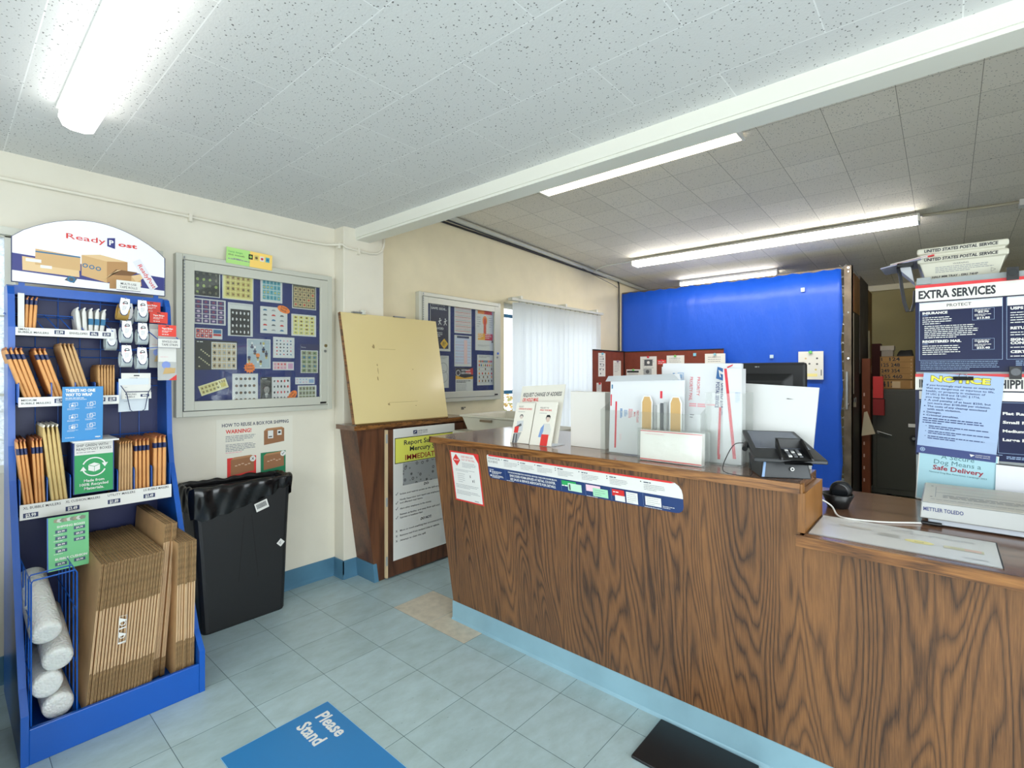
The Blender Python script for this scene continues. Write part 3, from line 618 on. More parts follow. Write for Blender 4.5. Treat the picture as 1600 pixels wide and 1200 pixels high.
pin(St, .952, 1.424, .222, .170, 'wide black sheet of brown figure stamps at the left', sc, GS, lambda s, w, h: (s.rect(0, 0, w, h, DK), [s.circ(.02+.010*((i*7) % 6), .02+.0085*((i*5) % 12), .0045, M((214, 206, 160), .6), 6) for i in range(24)], s.lines(.008, h-.008, .05, 1, .01, .005, WHITE), s.rect(w*.37, .003, w*.61, h*.93, PAPER), grid(s, w*.385, .006, w*.58, h*.89, 5, 4, cells(M((206, 186, 150), .6), fig=[BRN, DK, GREY], seed=8))))
pin(St, 1.228, 1.433, .140, .182, 'grey illustrated stamp sheet in the middle of the board', sc, GS, lambda s, w, h: (s.rect(.005, .005, w-.01, h-.01, M((176, 190, 196), .6)), [s.poly([(.012+.017*((i*5) % 7)+.012*cos(k+i)*(.4+.6*((i*3) % 5)/5), .018+.0125*((i*7) % 12)+.009*sin(k+i)) for k in [q*pi/3 for q in range(6)]], [DGREY, BRN, WHITE, NAVY, MUST][i % 5]) for i in range(30)], s.circ(w*.45, h*.45, .012, ORG)))
pin(St, 1.384, 1.502, .136, .132, 'white sheet of red and blue patterned stamps right of the grey one', sc, GS, sheetstyle(None, 5, 5, M((224, 224, 224), .6), fig=[RED, TEAL, NAVY, PINK, DK], mg=.09))
pin(St, 1.382, 1.424, .134, .053, 'small strip of pink stamps', sc, GS, lambda s, w, h: (grid(s, .004, .004, w*.62, h-.008, 4, 2, cells(PINK, fig=[RED, M((200, 150, 180), .6)], seed=3)), s.rect(w*.72, .008, w*.24, h-.016, M((214, 160, 190), .6))))
def photo_sheet(s, w, h):
    s.rect(0, h-.045, w, .045, M((30, 34, 90), .6)); s.text('Route Stories', .004, h-.030, .008, WHITE, w=.05); s.rect(.004, .004, w-.03, h-.05, PAPER)
    grid(s, .006, .006, w-.034, h-.054, 3, 5, cells(SAGE, fig=[DGREY, TEAL, BRN, M((70, 100, 60), .6)], seed=9), g=.08)
def photo_sheet(s, w, h):
    s.rect(0, 0, w, h, M((30, 34, 90), .6)); s.text('Route', .006, h-.026, .008, WHITE, w=.03); s.rect(.002, .004, w-.028, h-.046, PAPER); s.lines(w-.022, h-.05, .02, 9, .014, .002, LBLU, 3)
    grid(s, .006, .006, w-.036, h-.052, 3, 5, cells(SAGE, fig=[DGREY, TEAL, BRN, M((70, 100, 60), .6)], seed=9), g=.08)
pin(St, 1.560, 1.402, .146, .196, 'navy sheet of landscape photo stamps by the right frame', sc, GS, photo_sheet)
def tilt_sheet(s, w, h): grid(s, .006, .006, w*.66, h-.012, 5, 2, cells(MUST, fig=[OLV, BRN], seed=5), g=.2); s.rect(w*.74, .012, w*.2, h*.4, M((220, 200, 100), .6)); grid(s, w*.72, h*.6, w*.24, h*.3, 3, 1, cells(MUST, fig=[BRN]))
pin(St, .985, 1.274, .150, .058, 'small tan stamp strip pinned at a tilt, low at the left', sc, GS, tilt_sheet, M((236, 226, 170), .6), a=radians(19))
pin(St, 1.146, 1.224, .146, .178, 'white sheet of twenty round brown medal stamps', sc, GS, lambda s, w, h: [s.circ(w*.16+i*w*.17, h*.12+j*h*.235, .0085, [BRN, DGREY][(i+j) % 2], 12) for i in range(5) for j in range(4)])
def man_sheet(s, w, h):
    s.rect(0, 0, w*.37, h, DK); s.lines(.01, h-.008, .05, 1, .01, .004, WHITE)
    s.poly([(.006, .0), (.066, .0), (.064, .04), (.048, .052), (.022, .052), (.008, .036)], DGREY); s.poly([(.028, .052), (.046, .052), (.038, .012)], WHITE); s.poly([(.036, .048), (.041, .048), (.040, .012), (.036, .012)], BLACK)
    s.circ(.038, .075, .017, M((150, 146, 140), .6), 16, .023); s.poly([(.021, .082), (.024, .100), (.038, .105), (.052, .1), (.056, .082), (.050, .092), (.038, .096), (.026, .092)], BLACK)
    s.circ(.031, .079, .002, BLACK, 6); s.circ(.044, .079, .002, BLACK, 6); s.rect(.032, .064, .012, .002, DGREY)
    s.rect(w*.385, .003, w*.6, h-.006, PAPER); grid(s, w*.40, .006, w*.57, h-.014, 5, 4, cells(M((226, 222, 220), .6), fig=[BLACK, BLACK, RED, DGREY], seed=12))
pin(St, 1.307, 1.226, .186, .154, 'stamp sheet with a grey portrait of a man in a suit', sc, GS, man_sheet)
pin(St, 1.525, 1.332, .132, .045, 'small strip of pale blue stamps above the brown sheet', sc, GS, lambda s, w, h: (grid(s, .004, .004, w*.62, h-.008, 4, 2, cells(M((214, 216, 224), .6), fig=[LBLU, PINK], seed=3)), s.rect(w*.7, .008, w*.26, h-.02, LBLU)))
pin(St, 1.542, 1.224, .128, .100, 'white sheet of brown and green stamps in the lower right corner', sc, GS, sheetstyle(None, 5, 3, SAGE, fig=[BRN, OLV, M((90, 70, 90), .6)], mg=.06))
def tagp(n, r0, r1, k):
    return [((r0 if i % 2 else r1)*cos(2*pi*i/(2*n))*k, (r0 if i % 2 else r1)*sin(2*pi*i/(2*n))) for i in range(2*n)]
ORT = M((255, 132, 36), .55)
def tagsheet(pts, txts, x, z, a, lbl):
    s = Sheet(.07, .06, None); s.prism(pts, 2, -.0006, 0, ORT)
    for i, tx in enumerate(txts): s.text(tx, 0, .006-.018*i, .012, INK, w=.04, al='c', rot=0, bold=.01)
    s.build('price_tag', mw=frame((x, YB-.002, z), (cos(a), 0, sin(a)), (-sin(a), 0, cos(a))), label=lbl, cat='tag', group='orange tags in the left notice board')
tagsheet([(.041*cos(t_), .022*sin(t_)) for t_ in [2*pi*i/18 for i in range(18)]], ('Low', 'Stock'), 1.450, 1.811, -.35, 'orange oval tag overlapping the car stamps')
tagsheet(tagp(12, .026, .035, 1), ('Low', 'Stock!'), 1.243, 1.438, .05, 'orange starburst tag under the grey illustrated sheet')
tagsheet([(.036*cos(t_), .022*sin(t_)) for t_ in [2*pi*i/18 for i in range(18)]], ('Only', 'a few'), 1.507, 1.262, .9, 'orange oval tag beside the portrait stamps')
# right board
GP = 'posters in the right notice board'
ND = M((28, 30, 66), .5)
def p_safe(s, w, h):
    s.rect(.004, .02, w-.026, h-.022, ND); s.text('Take a walk on the', .01, h-.03, .012, WHITE, w=.15); s.text('SAFE SIDE..', .01, h-.06, .018, WHITE, w=.17, bold=.02)
    for cx in (.105, .165):
        s.circ(cx, h-.135, .007, WHITE, 8); s.poly([(cx-.018, h-.155), (cx+.018, h-.142), (cx+.019, h-.148), (cx-.016, h-.162)], WHITE); s.poly([(cx-.004, h-.144), (cx+.006, h-.144), (cx+.002, h-.17), (cx-.008, h-.17)], WHITE)
        s.poly([(cx-.008, h-.168), (cx-.001, h-.168), (cx-.014, h-.19), (cx-.019, h-.188)], WHITE); s.poly([(cx-.004, h-.168), (cx+.004, h-.168), (cx+.018, h-.182), (cx+.014, h-.187)], WHITE)
    s.text('AVOID', .055, h-.225, .018, WHITE, w=.09, bold=.02); s.lines(.06, h-.25, .08, 3, .014, .005, WHITE)
    q = (w-.07, .062); s.poly([(q[0]-.045, q[1]), (q[0], q[1]-.045), (q[0]+.045, q[1]), (q[0], q[1]+.045)], M((240, 190, 40), .5)); s.lines(q[0]-.02, q[1]+.016, .04, 3, .012, .006, BLACK, 3)
Q = 'posted_notice'
pin('safety_poster', 2.650, 1.590, .222, .405, 'dark safe side walking safety poster half behind the cream leaf', 'poster', GP, p_safe)
pin(Q, 2.918, 1.752, .205, .250, 'red ruled list in the top middle of the right board', 'notice', GP, lambda s, w, h: [s.rect(.01, h-.03-i*.0135, w-.02, .004, [RED, PINK, GREY][i % 3]) for i in range(16)])
def p_body(s, w, h):
    s.rect(.03, h-.06, w*.35, .04, ORG); s.rect(.03+w*.35, h-.06, w*.42, .04, REDP); s.circ(w*.5, h-.12, .030, ORG, 16, .045); s.rect(w*.43, .15, w*.14, .10, M((220, 90, 60), .5)); s.circ(w*.5, h-.125, .015, REDP, 14, .03)
    s.rect(.03, .095, w*.38, .06, M((244, 176, 50), .5)); s.rect(.03+w*.38, .095, w*.42, .06, REDP); s.lines(.03, .15, w*.3, 3, .016, .006, WHITE); s.lines(.03+w*.4, .15, w*.35, 3, .016, .006, WHITE); s.lines(.03, .05, .18, 2, .01, .003, INKG)
    s.lines(.02, h-.09, .05, 5, .02, .004, INKG); s.lines(w-.07, h-.09, .05, 5, .02, .004, INKG); s.poly([(w-.03, .11), (w-.012, .08), (w-.035, .07)], BRN)
pin('health_poster', 3.172, 1.612, .245, .392, 'white poster with an orange figure and red and yellow bands', 'poster', GP, p_body)
pin(Q, 2.918, 1.463, .205, .272, 'blue headed table notice in the middle of the right board', 'notice', GP, lambda s, w, h: (s.rect(.01, .02, w-.02, h-.04, M((206, 214, 232), .6)), s.rect(.03, h-.025, w-.06, .018, NAVY), [s.rect(.01, .03+i*.026, w-.02, .002, [RED, GREY][i % 2]) for i in range(8)], s.rect(w*.55, .02, .04, h-.06, M((236, 200, 196), .6))))
pin(Q, 2.762, 1.280, .092, .272, 'white drawing sheet peeking past the cream leaf', 'notice', GP, lambda s, w, h: (s.ring(w*.35, h*.62, .045, .004, INKG), s.ring(w*.35, h*.35, .05, .003, INKG), s.lines(.01, h-.01, w*.8, 2, .012, .003, INK)))
def p_eagle(s, w, h):
    s.rect(0, h*.55, w, h*.45, M((40, 34, 50), .6)); s.poly([(0, h*.55), (w, h*.55), (w, h*.66), (w*.5, h*.6), (0, h*.7)], M((240, 180, 50), .6)); s.poly([(w*.6, h*.9), (w, h), (w, h*.72), (w*.55, h*.8)], RED)
    s.ring(.03, h*.8, .026, .006, WHITE); s.text('VETERAN', .065, h*.87, .014, WHITE, w=.11, bold=.03); s.text('SERVICES', .065, h*.76, .014, WHITE, w=.12, bold=.03)
    s.lines(.01, h*.5, w*.9, 2, .012, .006, INK, 3); s.lines(.01, h*.37, w*.6, 7, .011, .003, INKG, 5)
pin(Q, 2.932, 1.228, .210, .224, 'dark headed white flyer at the bottom of the right board', 'notice', GP, p_eagle)
def p_food(s, w, h):
    s.lines(.02, h-.01, w*.8, 2, .012, .005, INKG); R = random.Random(4)
    for j, (n_, y) in enumerate(((9, h-.06), (7, h-.095), (3, h-.13), (5, h-.17), (4, .075), (5, .04))):
        s.rect(.015, y-.018, w-.03, .002, INKG)
        for i in range(n_): s.circ(.025+i*(w-.05)/max(1, n_-1), y, .009, [RED, ORG, BRN, TEAL, MUST, DGREY][R.randrange(6)], 6, .012)
pin(Q, 3.196, 1.294, .210, .278, 'chart of small coloured pictures in the lower right of the board', 'notice', GP, p_food)
# above the board, poster below
def p_green(s, w, h):
    s.rect(w*.5, 0, w*.5, h, M((250, 210, 110), .55)); s.text('Stamp designs', .01, h-.028, .010, GRN, w=.08); s.text('this month', .01, h-.046, .010, INK, w=.09); s.lines(.04, h-.06, .07, 1, .01, .004, INKG); s.lines(.01, .03, .20, 1, .01, .005, INKG)
    for i, c_ in enumerate((DK, MUST, PAPER, AQUA)): s.rect(w*.47+i*.033, .045, .024, .03, c_); s.circ(w*.47+.012+i*.033, .06, .008, [M((160, 190, 80), .6), BRN, RED, TEAL][i], 8)
pin('stamp_flyer', 1.102, 2.050, .262, .094, 'green and yellow flyer standing on top of the left notice board', 'flyer', None, p_green, M((176, 222, 130), .55), a=-.03, Y=3.166)
def p_reuse(s, w, h):
    s.text('HOW TO REUSE A BOX FOR SHIPPING', .030, h-.045, .020, M((40, 46, 80), .5), w=.395, bold=.02, cond=.8); s.text('WARNING!', .05, h-.085, .022, REDP, w=.145, bold=.03)
    s.lines(.05, h-.10, .17, 4, .0095, .0045, INKG, 2); s.lines(.05, h-.15, .17, 5, .0095, .0045, INKG, 3); s.lines(.05, h-.1977, .15, 1, .0095, .0045, PINK, 3)
    def bx(x, y, k, t=False):
        s.poly([(x, y), (x+.115*k, y+.012*k), (x+.115*k, y+.088*k), (x, y+.08*k)], M((150, 104, 70), .6)); s.poly([(x, y+.08*k), (x+.115*k, y+.088*k), (x+.10*k, y+.097*k), (x+.015*k, y+.093*k)], M((176, 128, 88), .6))
        if not t: s.rect(x+.022*k, y+.035*k, .03*k, .045*k, PAPER); s.rect(x+.075*k, y+.05*k, .025*k, .03*k, PAPER); s.rect(x+.08*k, y+.06*k, .014*k, .012*k, INK); s.rect(x+.026*k, y+.042*k, .02*k, .006*k, INK)
        else:
            for q in range(5): s.rect(x+.02*k+q*.016*k, y+.045*k+.004*k*(q % 3), .012*k, .005*k, M((206, 176, 150), .6))
    bx(.27, h-.175, 1.1); s.rect(.058, -.02 if False else .0, .165, h-.232, REDP); s.rect(.25, .0, .155, h-.222, M((24, 122, 82), .5))
    bx(.078, .025, 1.15, 1); bx(.268, .03, 1.1, 1); s.circ(.203, h-.250, .017, WHITE); s.circ(.388, h-.240, .017, WHITE); s.text('X', .203, h-.257, .014, INK, al='c', bold=.03)
    s.poly([(.380, h-.240), (.386, h-.248), (.398, h-.233), (.395, h-.231), (.386, h-.243), (.382, h-.238)], INK)
pin('shipping_poster', 1.068, .768, .452, .362, 'white poster about reusing boxes on the wall above the bin', 'poster', None, p_reuse, M((226, 222, 208), .5), Y=3.2185, a=.0)

# ================================================================== BIN
t = empty('trash_bin', (1.15, 3.08, 0), 'tall slim black plastic bin with a black liner against the wall', 'bin')
m = MB()
def rect8(x0, x1, y0, y1, z, r=.03):
    o = []
    for cx, cy, a in ((x1-r, y0+r, -90), (x1-r, y1-r, 0), (x0+r, y1-r, 90), (x0+r, y0+r, 180)):
        for k in range(4): o.append((cx+r*cos(radians(a+30*k)), cy+r*sin(radians(a+30*k)), z))
    return o
def loft(m, rings, mat, cap0=True, cap1=True):
    k = len(rings[0]); vs = [p for r in rings for p in r]; fs = []
    for j in range(len(rings)-1): fs += [(j*k+i, j*k+(i+1) % k, (j+1)*k+(i+1) % k, (j+1)*k+i) for i in range(k)]
    if cap0: fs.append(tuple(range(k-1, -1, -1)))
    if cap1: fs.append(tuple(range((len(rings)-1)*k, len(rings)*k)))
    return m.add(vs, fs, mat)
BB = lambda z: (.93-.052*z/.78, 1.362+.04*z/.78, 2.988-.004*z/.78, 3.165+.03*z/.78)
R8 = lambda z, o=0: rect8(BB(z)[0]-o, BB(z)[1]+o, BB(z)[2]-o, BB(z)[3]+o, z)
loft(m, [R8(0), R8(.01, .003), R8(.4), R8(.76)], M((24, 25, 27), .45, name='black_bin_plastic'), True, False)
loft(m, [R8(.76, 0), R8(.76, -.008), R8(.3, -.01)], M((24, 25, 27), .45, name='black_bin_plastic'), False, True)
m.build('body', t)
m = MB(); gm = M((8, 8, 9), .5)
for x0, x1 in ((1.13, 1.09), (1.17, 1.22)):
    m.quad([(x0, 2.983, .60), (x0+.006, 2.983, .60), (x1+.006, 2.9865, .10), (x1, 2.9865, .10)], gm)
m.build('panel_crease', t)
# liner: ring profile with pleats
R = random.Random(11); nq = 120; m = MB(); rings = []
def per(u):
    x0, x1, y0, y1 = BB(.78); Lx, Ly = x1-x0, y1-y0; P = 2*(Lx+Ly); d = u*P
    if d < Lx: return (x0+d, y0, 0, -1)
    d -= Lx
    if d < Ly: return (x1, y0+d, 1, 0)
    d -= Ly
    if d < Lx: return (x1-d, y1, 0, 1)
    return (x0, y1-(d-Lx), -1, 0)
ph = [R.uniform(0, 6.28) for _ in range(6)]
def fold(u, k): return .5*sin(u*2*pi*11+ph[0]+k+2.2*sin(u*2*pi*3))+.35*sin(u*2*pi*23+ph[1]-k*2+3*sin(u*2*pi*2+1))+.5*sin(u*2*pi*5+ph[2]+k*.7)
prof = [(.006, .0), (.010, .28), (.014, .6), (.016, .85), (.008, 1.0), (-.012, .96), (-.018, .7), (-.022, .2)]
for (o, q) in prof:
    rg = []
    for i in range(nq):
        u = i/nq; x, y, nx, ny = per(u); drop = .145+.030*sin(u*2*pi*2+1)+.012*fold(u, 1); 
        if nx == 0 and ny == -1 and x > 1.2: drop -= .05*(x-1.2)/.2
        z = .80-drop*(1-q)+(.008*fold(u, 3) if q > .9 else 0); z = min(z, .80+.012*fold(u, 2))
        oo = o+(.008*fold(u, q*2.5) if q < .95 else .003*fold(u, 2))*(1 if o > 0 else .6); oo = max(oo, .002) if o > 0 else oo
        rg.append((x+nx*oo, y+ny*oo*(1 if ny < 0 else .3), z))
    rings.append(rg)
k = nq; vs = [p for r in rings for p in r]; m.add(vs, [(j*k+i, j*k+(i+1) % k, (j+1)*k+(i+1) % k, (j+1)*k+i) for j in range(len(rings)-1) for i in range(k)], M((16, 16, 18), .22, bump=.5, bscale=14, name='liner_film'))
ln = m.build('liner', t, smooth=True); sb = ln.modifiers.new('sub', 'SUBSURF'); sb.levels = 1; sb.render_levels = 1
s = Sheet(.072, .05, PAPER); R = random.Random(2); x = .008
while x < .062: q = R.uniform(.001, .003); s.rect(x, .014, q, .028, INK); x += q+R.uniform(.001, .002)
put(s, 'barcode_label', frame((1.192, 2.962, .612), (.96, 0, .28), (-.28, 0, .96)), 'barcode label on the black bin just under the liner', 'label')
s = Sheet(.034, .034, PAPER); s.lines(.008, .024, .018, 2, .008, .004, INKG); put(s, 'care_label', frame((1.337, 2.983, .375), (.707, 0, .707), (-.707, 0, .707)), 'small white diamond sticker low on the black bin', 'label')

# ================================================================== DISPLAY RACK
rk = empty('display_rack', (.48, 2.8, 0), 'blue metal shipping supplies rack with an arched sign on top', 'rack')
XL, XR = .192, .776
prof = [(3.14, 0.0), (2.474, 0.0), (2.474, .18), (2.55, .25), (2.65, .43), (2.75, .64), (2.83, .80), (2.91, .96), (2.945, 1.10), (2.96, 1.34), (2.955, 1.60), (2.975, 1.74), (3.0, 1.775), (3.03, 1.785), (3.14, 1.785)]
rim = [(y+.045 if 0 < i < 12 else y, z) for i, (y, z) in enumerate(prof)]
for x0, x1 in ((XL, XL+.022), (XR-.022, XR)):
    m = MB(); m.prism(prof, 0, x0, x1, RACK); m.build('side_panel', rk)
m = MB(); m.box(XL+.022, 3.115, .05, XR-.022, 3.13, 1.78, RACKD)
m.build('back_panel', rk)
m = MB()
for i in range(1, 7): m.tube([(XL+.02+i*.077, 3.108, .9), (XL+.02+i*.077, 3.108, 1.77)], .0022, RACK, 6)
for z in (1.02, 1.1, 1.34, 1.38, 1.48, 1.52, 1.66, 1.74): m.tube([(XL+.02, 3.105, z), (XR-.02, 3.105, z)], .0025, RACK, 6)
m.build('wire_grid', rk)
MB().box(XL+.022, 3.02, 1.745, XR-.022, 3.05, 1.785, RACK).build('top_rail', rk)
m = MB(); m.box(XL+.022, 2.474, .0, XR-.022, 2.490, .128, RACK); m.box(XL+.022, 2.49, .06, XR-.022, 3.115, .076, RACK)
m.build('base_tray', rk, bevel=.003)
def shelf(y, z, x0, x1, hs, back=3.115, lip=.03):
    m = MB(); m.box(x0, y+.004, z-.006, x1, back, z, RACKD); s_ = m.build('shelf', rk)
    MB().box(x0, y-.004, z-.01, x1, y+.003, z-.01+hs, WHITE).build('label_strip', s_, label='white label strip'); return s_
def strip_text(y, z, items):
    s = Sheet(.6, .05, None)
    for (x, zz, tx, h, w) in items:
        if tx.startswith('$'):
            s.rect(x, zz-.003, w, h+.006, NAVY); s.text(tx[1:], x+w/2, zz, h, WHITE, al='c', w=w*.7, bold=.03)
        else: s.text(tx, x, zz, h, INK, w=w, bold=.005)
    return s, frame((0, y-.0045, z), (1, 0, 0), (0, 0, 1))
def label_print(sh, y, z, items):
    s, mw = strip_text(y, z, items); s.build('label_print', sh, mw=mw)
sh = shelf(2.95, 1.575, .214, .545, .034); label_print(sh, 2.95, 1.566, [(.222, .021, 'SMALL', .008, .035), (.222, .009, 'BUBBLE MAILERS', .008, .095), (.335, .013, '$$2.99', .011, .034), (.385, .013, 'ENVELOPES', .009, .062), (.455, .013, '$69c', .011, .03), (.50, .013, '$$1.99', .011, .03)])
sh = shelf(2.86, 1.275, .216, .545, .040); label_print(sh, 2.86, 1.266, [(.224, .023, 'MEDIUM', .008, .045), (.224, .010, 'BUBBLE MAILERS', .008, .09), (.325, .015, '$$2.99', .012, .034), (.465, .015, '$$2.99', .012, .03), (.505, .015, '$$2.99', .012, .03)])
sh = shelf(2.84, .815, .218, .744, .062)
label_print(sh, 2.84, .806, [(.228, .042, 'XL BUBBLE MAILERS', .010, .115), (.228, .010, '$$3.99', .013, .045), (.358, .044, 'XL CUSHION MAILERS', .010, .115), (.358, .012, '$$3.49', .013, .045), (.500, .045, 'UTILITY MAILERS', .010, .10), (.500, .014, '$$1.89', .013, .045), (.632, .046, 'LG BUBBLE MAILERS', .010, .10), (.632, .015, '$$3.49', .013, .045)])
for x, sgn in ((.220, 0), (.302, 0), (.376, 0), (.538, 0), (.600, 0), (.668, 0), (.742, 0)):
    m = MB(); m.prism([(2.85, .82), (2.85, .955), (2.862, .965), (3.0, .965), (3.0, .82)], 0, x-.0015, x+.0015, RACK); m.build('divider', rk)
for x in (.218, .318, .395, .462, .543):
    m = MB(); m.prism([(2.87, 1.28), (2.87, 1.36), (2.88, 1.365), (3.0, 1.365), (3.0, 1.28)], 0, x-.0015, x+.0015, RACK); m.build('divider', rk)
for x in (.218, .30, .345, .39, .435, .54):
    m = MB(); m.tube([(x, 2.955, 1.60), (x-.03, 3.06, 1.665), (x-.03, 3.10, 1.665)], .002, RACK, 6); m.build('divider', rk)
m = MB(); m.tube([(.215, 3.04, 1.664), (.54, 3.04, 1.664)], .0022, RACK, 6); m.build('wire_rail', rk)
# arch sign
def arch(w, h, k):
    return [(0, 0), (w, 0), (w, h)]+[(w-w*i/16, h+k*sin(pi*i/16)**.8) for i in range(1, 16)]+[(0, h)]
hw, hh, hk = .562, .195, .125
s = Sheet(hw, hh, NAVY, t=.012, poly=[(p[0], p[1]) for p in arch(hw, hh, hk)]); NV = M((44, 48, 122), .4)
s.poly([(p[0]*.988+.003, p[1]*.985+.003) for p in arch(hw, hh, hk)], M((240, 240, 246), .35))
s.poly([(.003, .048), (hw-.004, .025), (hw-.004, .095), (.003, .125)], NV); s.poly([(.003, .018), (hw-.004, .003), (hw-.004, .028), (.003, .050)], M((236, 236, 238), .4))
C1, C2, C3 = M((206, 168, 116), .5), M((180, 136, 86), .5), M((222, 190, 142), .5)
s.poly([(.035, .055), (.225, .050), (.222, .105), (.034, .115)], C3); s.poly([(.075, .085), (.228, .080), (.228, .145), (.076, .155)], C1); s.rect(.076, .140, .152, .006, TEAL); s.rect(.045, .095, .05, .014, WHITE); s.rect(.092, .073, .038, .013, WHITE)
s.poly([(.232, .060), (.325, .038), (.325, .14), (.232, .155)], C1); s.poly([(.325, .038), (.405, .075), (.405, .150), (.325, .14)], C2); s.poly([(.232, .155), (.325, .14), (.405, .150), (.30, .168)], C3)
for i in range(3): s.ring(.245+i*.024, .108-i*.004, .010, .004, TEAL)
s.poly([(.335, .012), (.42, .018), (.42, .085), (.335, .078)], C2); s.poly([(.335, .078), (.42, .085), (.445, .105), (.36, .108)], M((120, 84, 50), .6)); s.poly([(.42, .018), (.462, .04), (.455, .098), (.42, .085)], C1); s.poly([(.335, .078), (.318, .055), (.365, .105), (.38, .108)], C3); s.poly([(.42, .085), (.44, .055), (.475, .085), (.455, .098)], C3)
s.poly([(.172, .03), (.205, .02), (.218, .045), (.19, .052)], DGREY); s.ring(.196, .036, .014, .006, TEAL)
s.poly([(.425, .155), (.455, .175), (.53, .045), (.5, .02)], M((226, 226, 232), .4)); s.text('ReadyPost', .445, .14, .018, REDP, w=.125, rot=radians(-59), bold=.01)
s.text('Ready', .178, .222, .024, REDP, w=.142, bold=.005); s.poly([(.326, .213), (.356, .205), (.356, .258), (.326, .252)], NV); s.text('P', .333, .222, .022, WHITE, w=.018, bold=.04); s.text('ost', .368, .222, .020, REDP, w=.075, bold=.03)
s.build('header_sign', rk, mw=frame((.207, 3.036, 1.800), (1, 0, 0), (0, 0, 1)), label='white arched sign showing brown boxes')
m = MB(); m.box(.23, 3.04, 1.74, .25, 3.048, 1.82, RACK); m.box(.72, 3.04, 1.74, .74, 3.048, 1.82, RACK); m.build('sign_bracket', rk)

# ---- mailers
def mailer(name, t_, d, h, body, edge, band):
    r = bpy.data.objects.new(name, None); COL.objects.link(r)
    m = MB(); b_ = t_*.25
    P = lambda z, g: [(-t_/2*g, .004, z), (-t_/2*g*.5, 0, z), (t_/2*g*.5, 0, z), (t_/2*g, .004, z), (t_/2*g, d, z), (-t_/2*g, d, z)]
    loft(m, [P(0, .55), P(h*.08, .95), P(h*.5, 1), P(h*.9, .9), P(h, .45)], body); m.build('envelope', r)
    if band: m = MB(); g = .5*t_+.0006; m.prism([(-g, .006), (-g*.5, -.0009), (g*.5, -.0009), (g, .006), (g, .03), (-g, .03)], 2, h*.83, h*.83+band, NAVY); m.build('seal_band', r)
    m = MB(); m.prism([(-t_*.2, h*.995), (t_*.22, h*.995), (t_*.5, h+.008), (t_*.3, h+.011), (-t_*.1, h+.004)], 1, .01, d-.01, edge); m.build('flap', r)
    return r
protos = {}
def place_mailers(kind, args, spots, label, cat, group):
    pr_ = None
    for i, (x0, z0, x1, z1, y) in enumerate(spots):
        if kind not in protos: o = protos[kind] = mailer(*args)
        else: o = copy_tree(protos[kind])
        o.location = (x0, y, z0); o.rotation_euler = (0, math.atan2(x1-x0, z1-z0), 0)
        tag(o, label % ORD[i], cat, group)
ORD = ['leftmost', 'second', 'third', 'fourth', 'fifth', 'sixth', 'seventh', 'eighth', 'ninth', 'tenth', 'eleventh', 'twelfth', '13th', '14th', '15th', '16th', '17th', '18th', '19th', '20th', '21st', '22nd', '23rd', '24th']
DF = M((176, 108, 66), .7, var=.2, bscale=60); BM = 'bubble_mailer'
def row(n, xa, xb, z0, xc, xd, z1, y): return [(xa+(xb-xa)*i/max(1, n-1), z0, xc+(xd-xc)*i/max(1, n-1), z1, y) for i in range(n)]
place_mailers('xl', (BM, .0098, .24, .305, KRAFTO, DF, .026), row(3, .240, .262, .817, .209, .231, 1.16, 2.862), 'orange bubble mailer leaning at the left end of the lowest shelf, %s of its trio', 'mailer', 'leaning mailers at the left end of the lowest shelf')
place_mailers('xl', (), row(4, .272, .298, .817, .253, .285, 1.16, 2.862) and row(3, .2735, .2955, .817, .258, .282, 1.16, 2.862), 'upright orange bubble mailer beside the leaning trio, %s of these', 'mailer', 'upright mailers beside the leaning trio')
place_mailers('cushion', ('cushion_mailer', .0125, .24, .36, KRAFTY, M((236, 230, 214), .7), 0), row(4, .325, .367, .817, .292, .334, 1.18, 2.862), 'pale yellow cushion mailer on the lowest shelf, %s of the four', 'mailer', 'pale cushion mailers')
place_mailers('utility', ('utility_mailer', .0095, .22, .262, CARD, KRAFT, 0), row(5, .547, .592, .817, .551, .592, 1.09, 2.862), 'flat brown utility mailer right of the green box, %s of five', 'mailer', 'utility mailers')
place_mailers('lg', (BM, .0115, .22, .268, KRAFTO, DF, .024), row(4, .611, .658, .817, .611, .657, 1.1, 2.864), 'orange bubble mailer between the utility mailers and the last divider, %s of four', 'mailer', 'large bubble mailers')
place_mailers('lg2', (BM, .015, .22, .275, KRAFTO, DF, .024), row(3, .684, .722, .817, .688, .724, 1.12, 2.864), 'thick orange bubble mailer at the right end of the lowest shelf, %s of three', 'mailer', 'mailers at the right end of the lowest shelf')
place_mailers('md', (BM, .0125, .20, .232, KRAFTO, DF, .022), row(4, .247, .289, 1.277, .182, .226, 1.50, 2.885), 'orange bubble mailer leaning left on the middle shelf, %s of the left four', 'mailer', 'left mailers on the middle shelf')
place_mailers('md', (), row(3, .3335, .361, 1.277, .268, .298, 1.50, 2.885), 'orange bubble mailer leaning left of the blue card, %s of the three', 'mailer', 'middle mailers on the middle shelf')
place_mailers('md_card', ('folded_mailer', .0115, .20, .255, M((206, 166, 116), .7, var=.1), M((170, 128, 84), .7), 0), row(4, .412, .452, 1.277, .350, .390, 1.52, 2.885), 'tan card mailer leaning behind the blue card, %s of four', 'mailer', 'card mailers on the middle shelf')
place_mailers('sm_card', ('folded_mailer', .0085, .18, .155, M((206, 160, 104), .7, var=.1), M((170, 128, 84), .7), 0), row(6, .480, .530, 1.277, .478, .531, 1.43, 2.885), 'short upright tan mailer at the right of the middle shelf, %s of six', 'mailer', 'short mailers on the middle shelf')
place_mailers('sm', (BM, .0115, .10, .148, KRAFTO, DF, .02), row(4, .235, .272, 1.577, .238, .281, 1.74, 2.968), 'small orange bubble mailer on the top shelf, %s of four', 'mailer', 'small mailers on the top shelf')
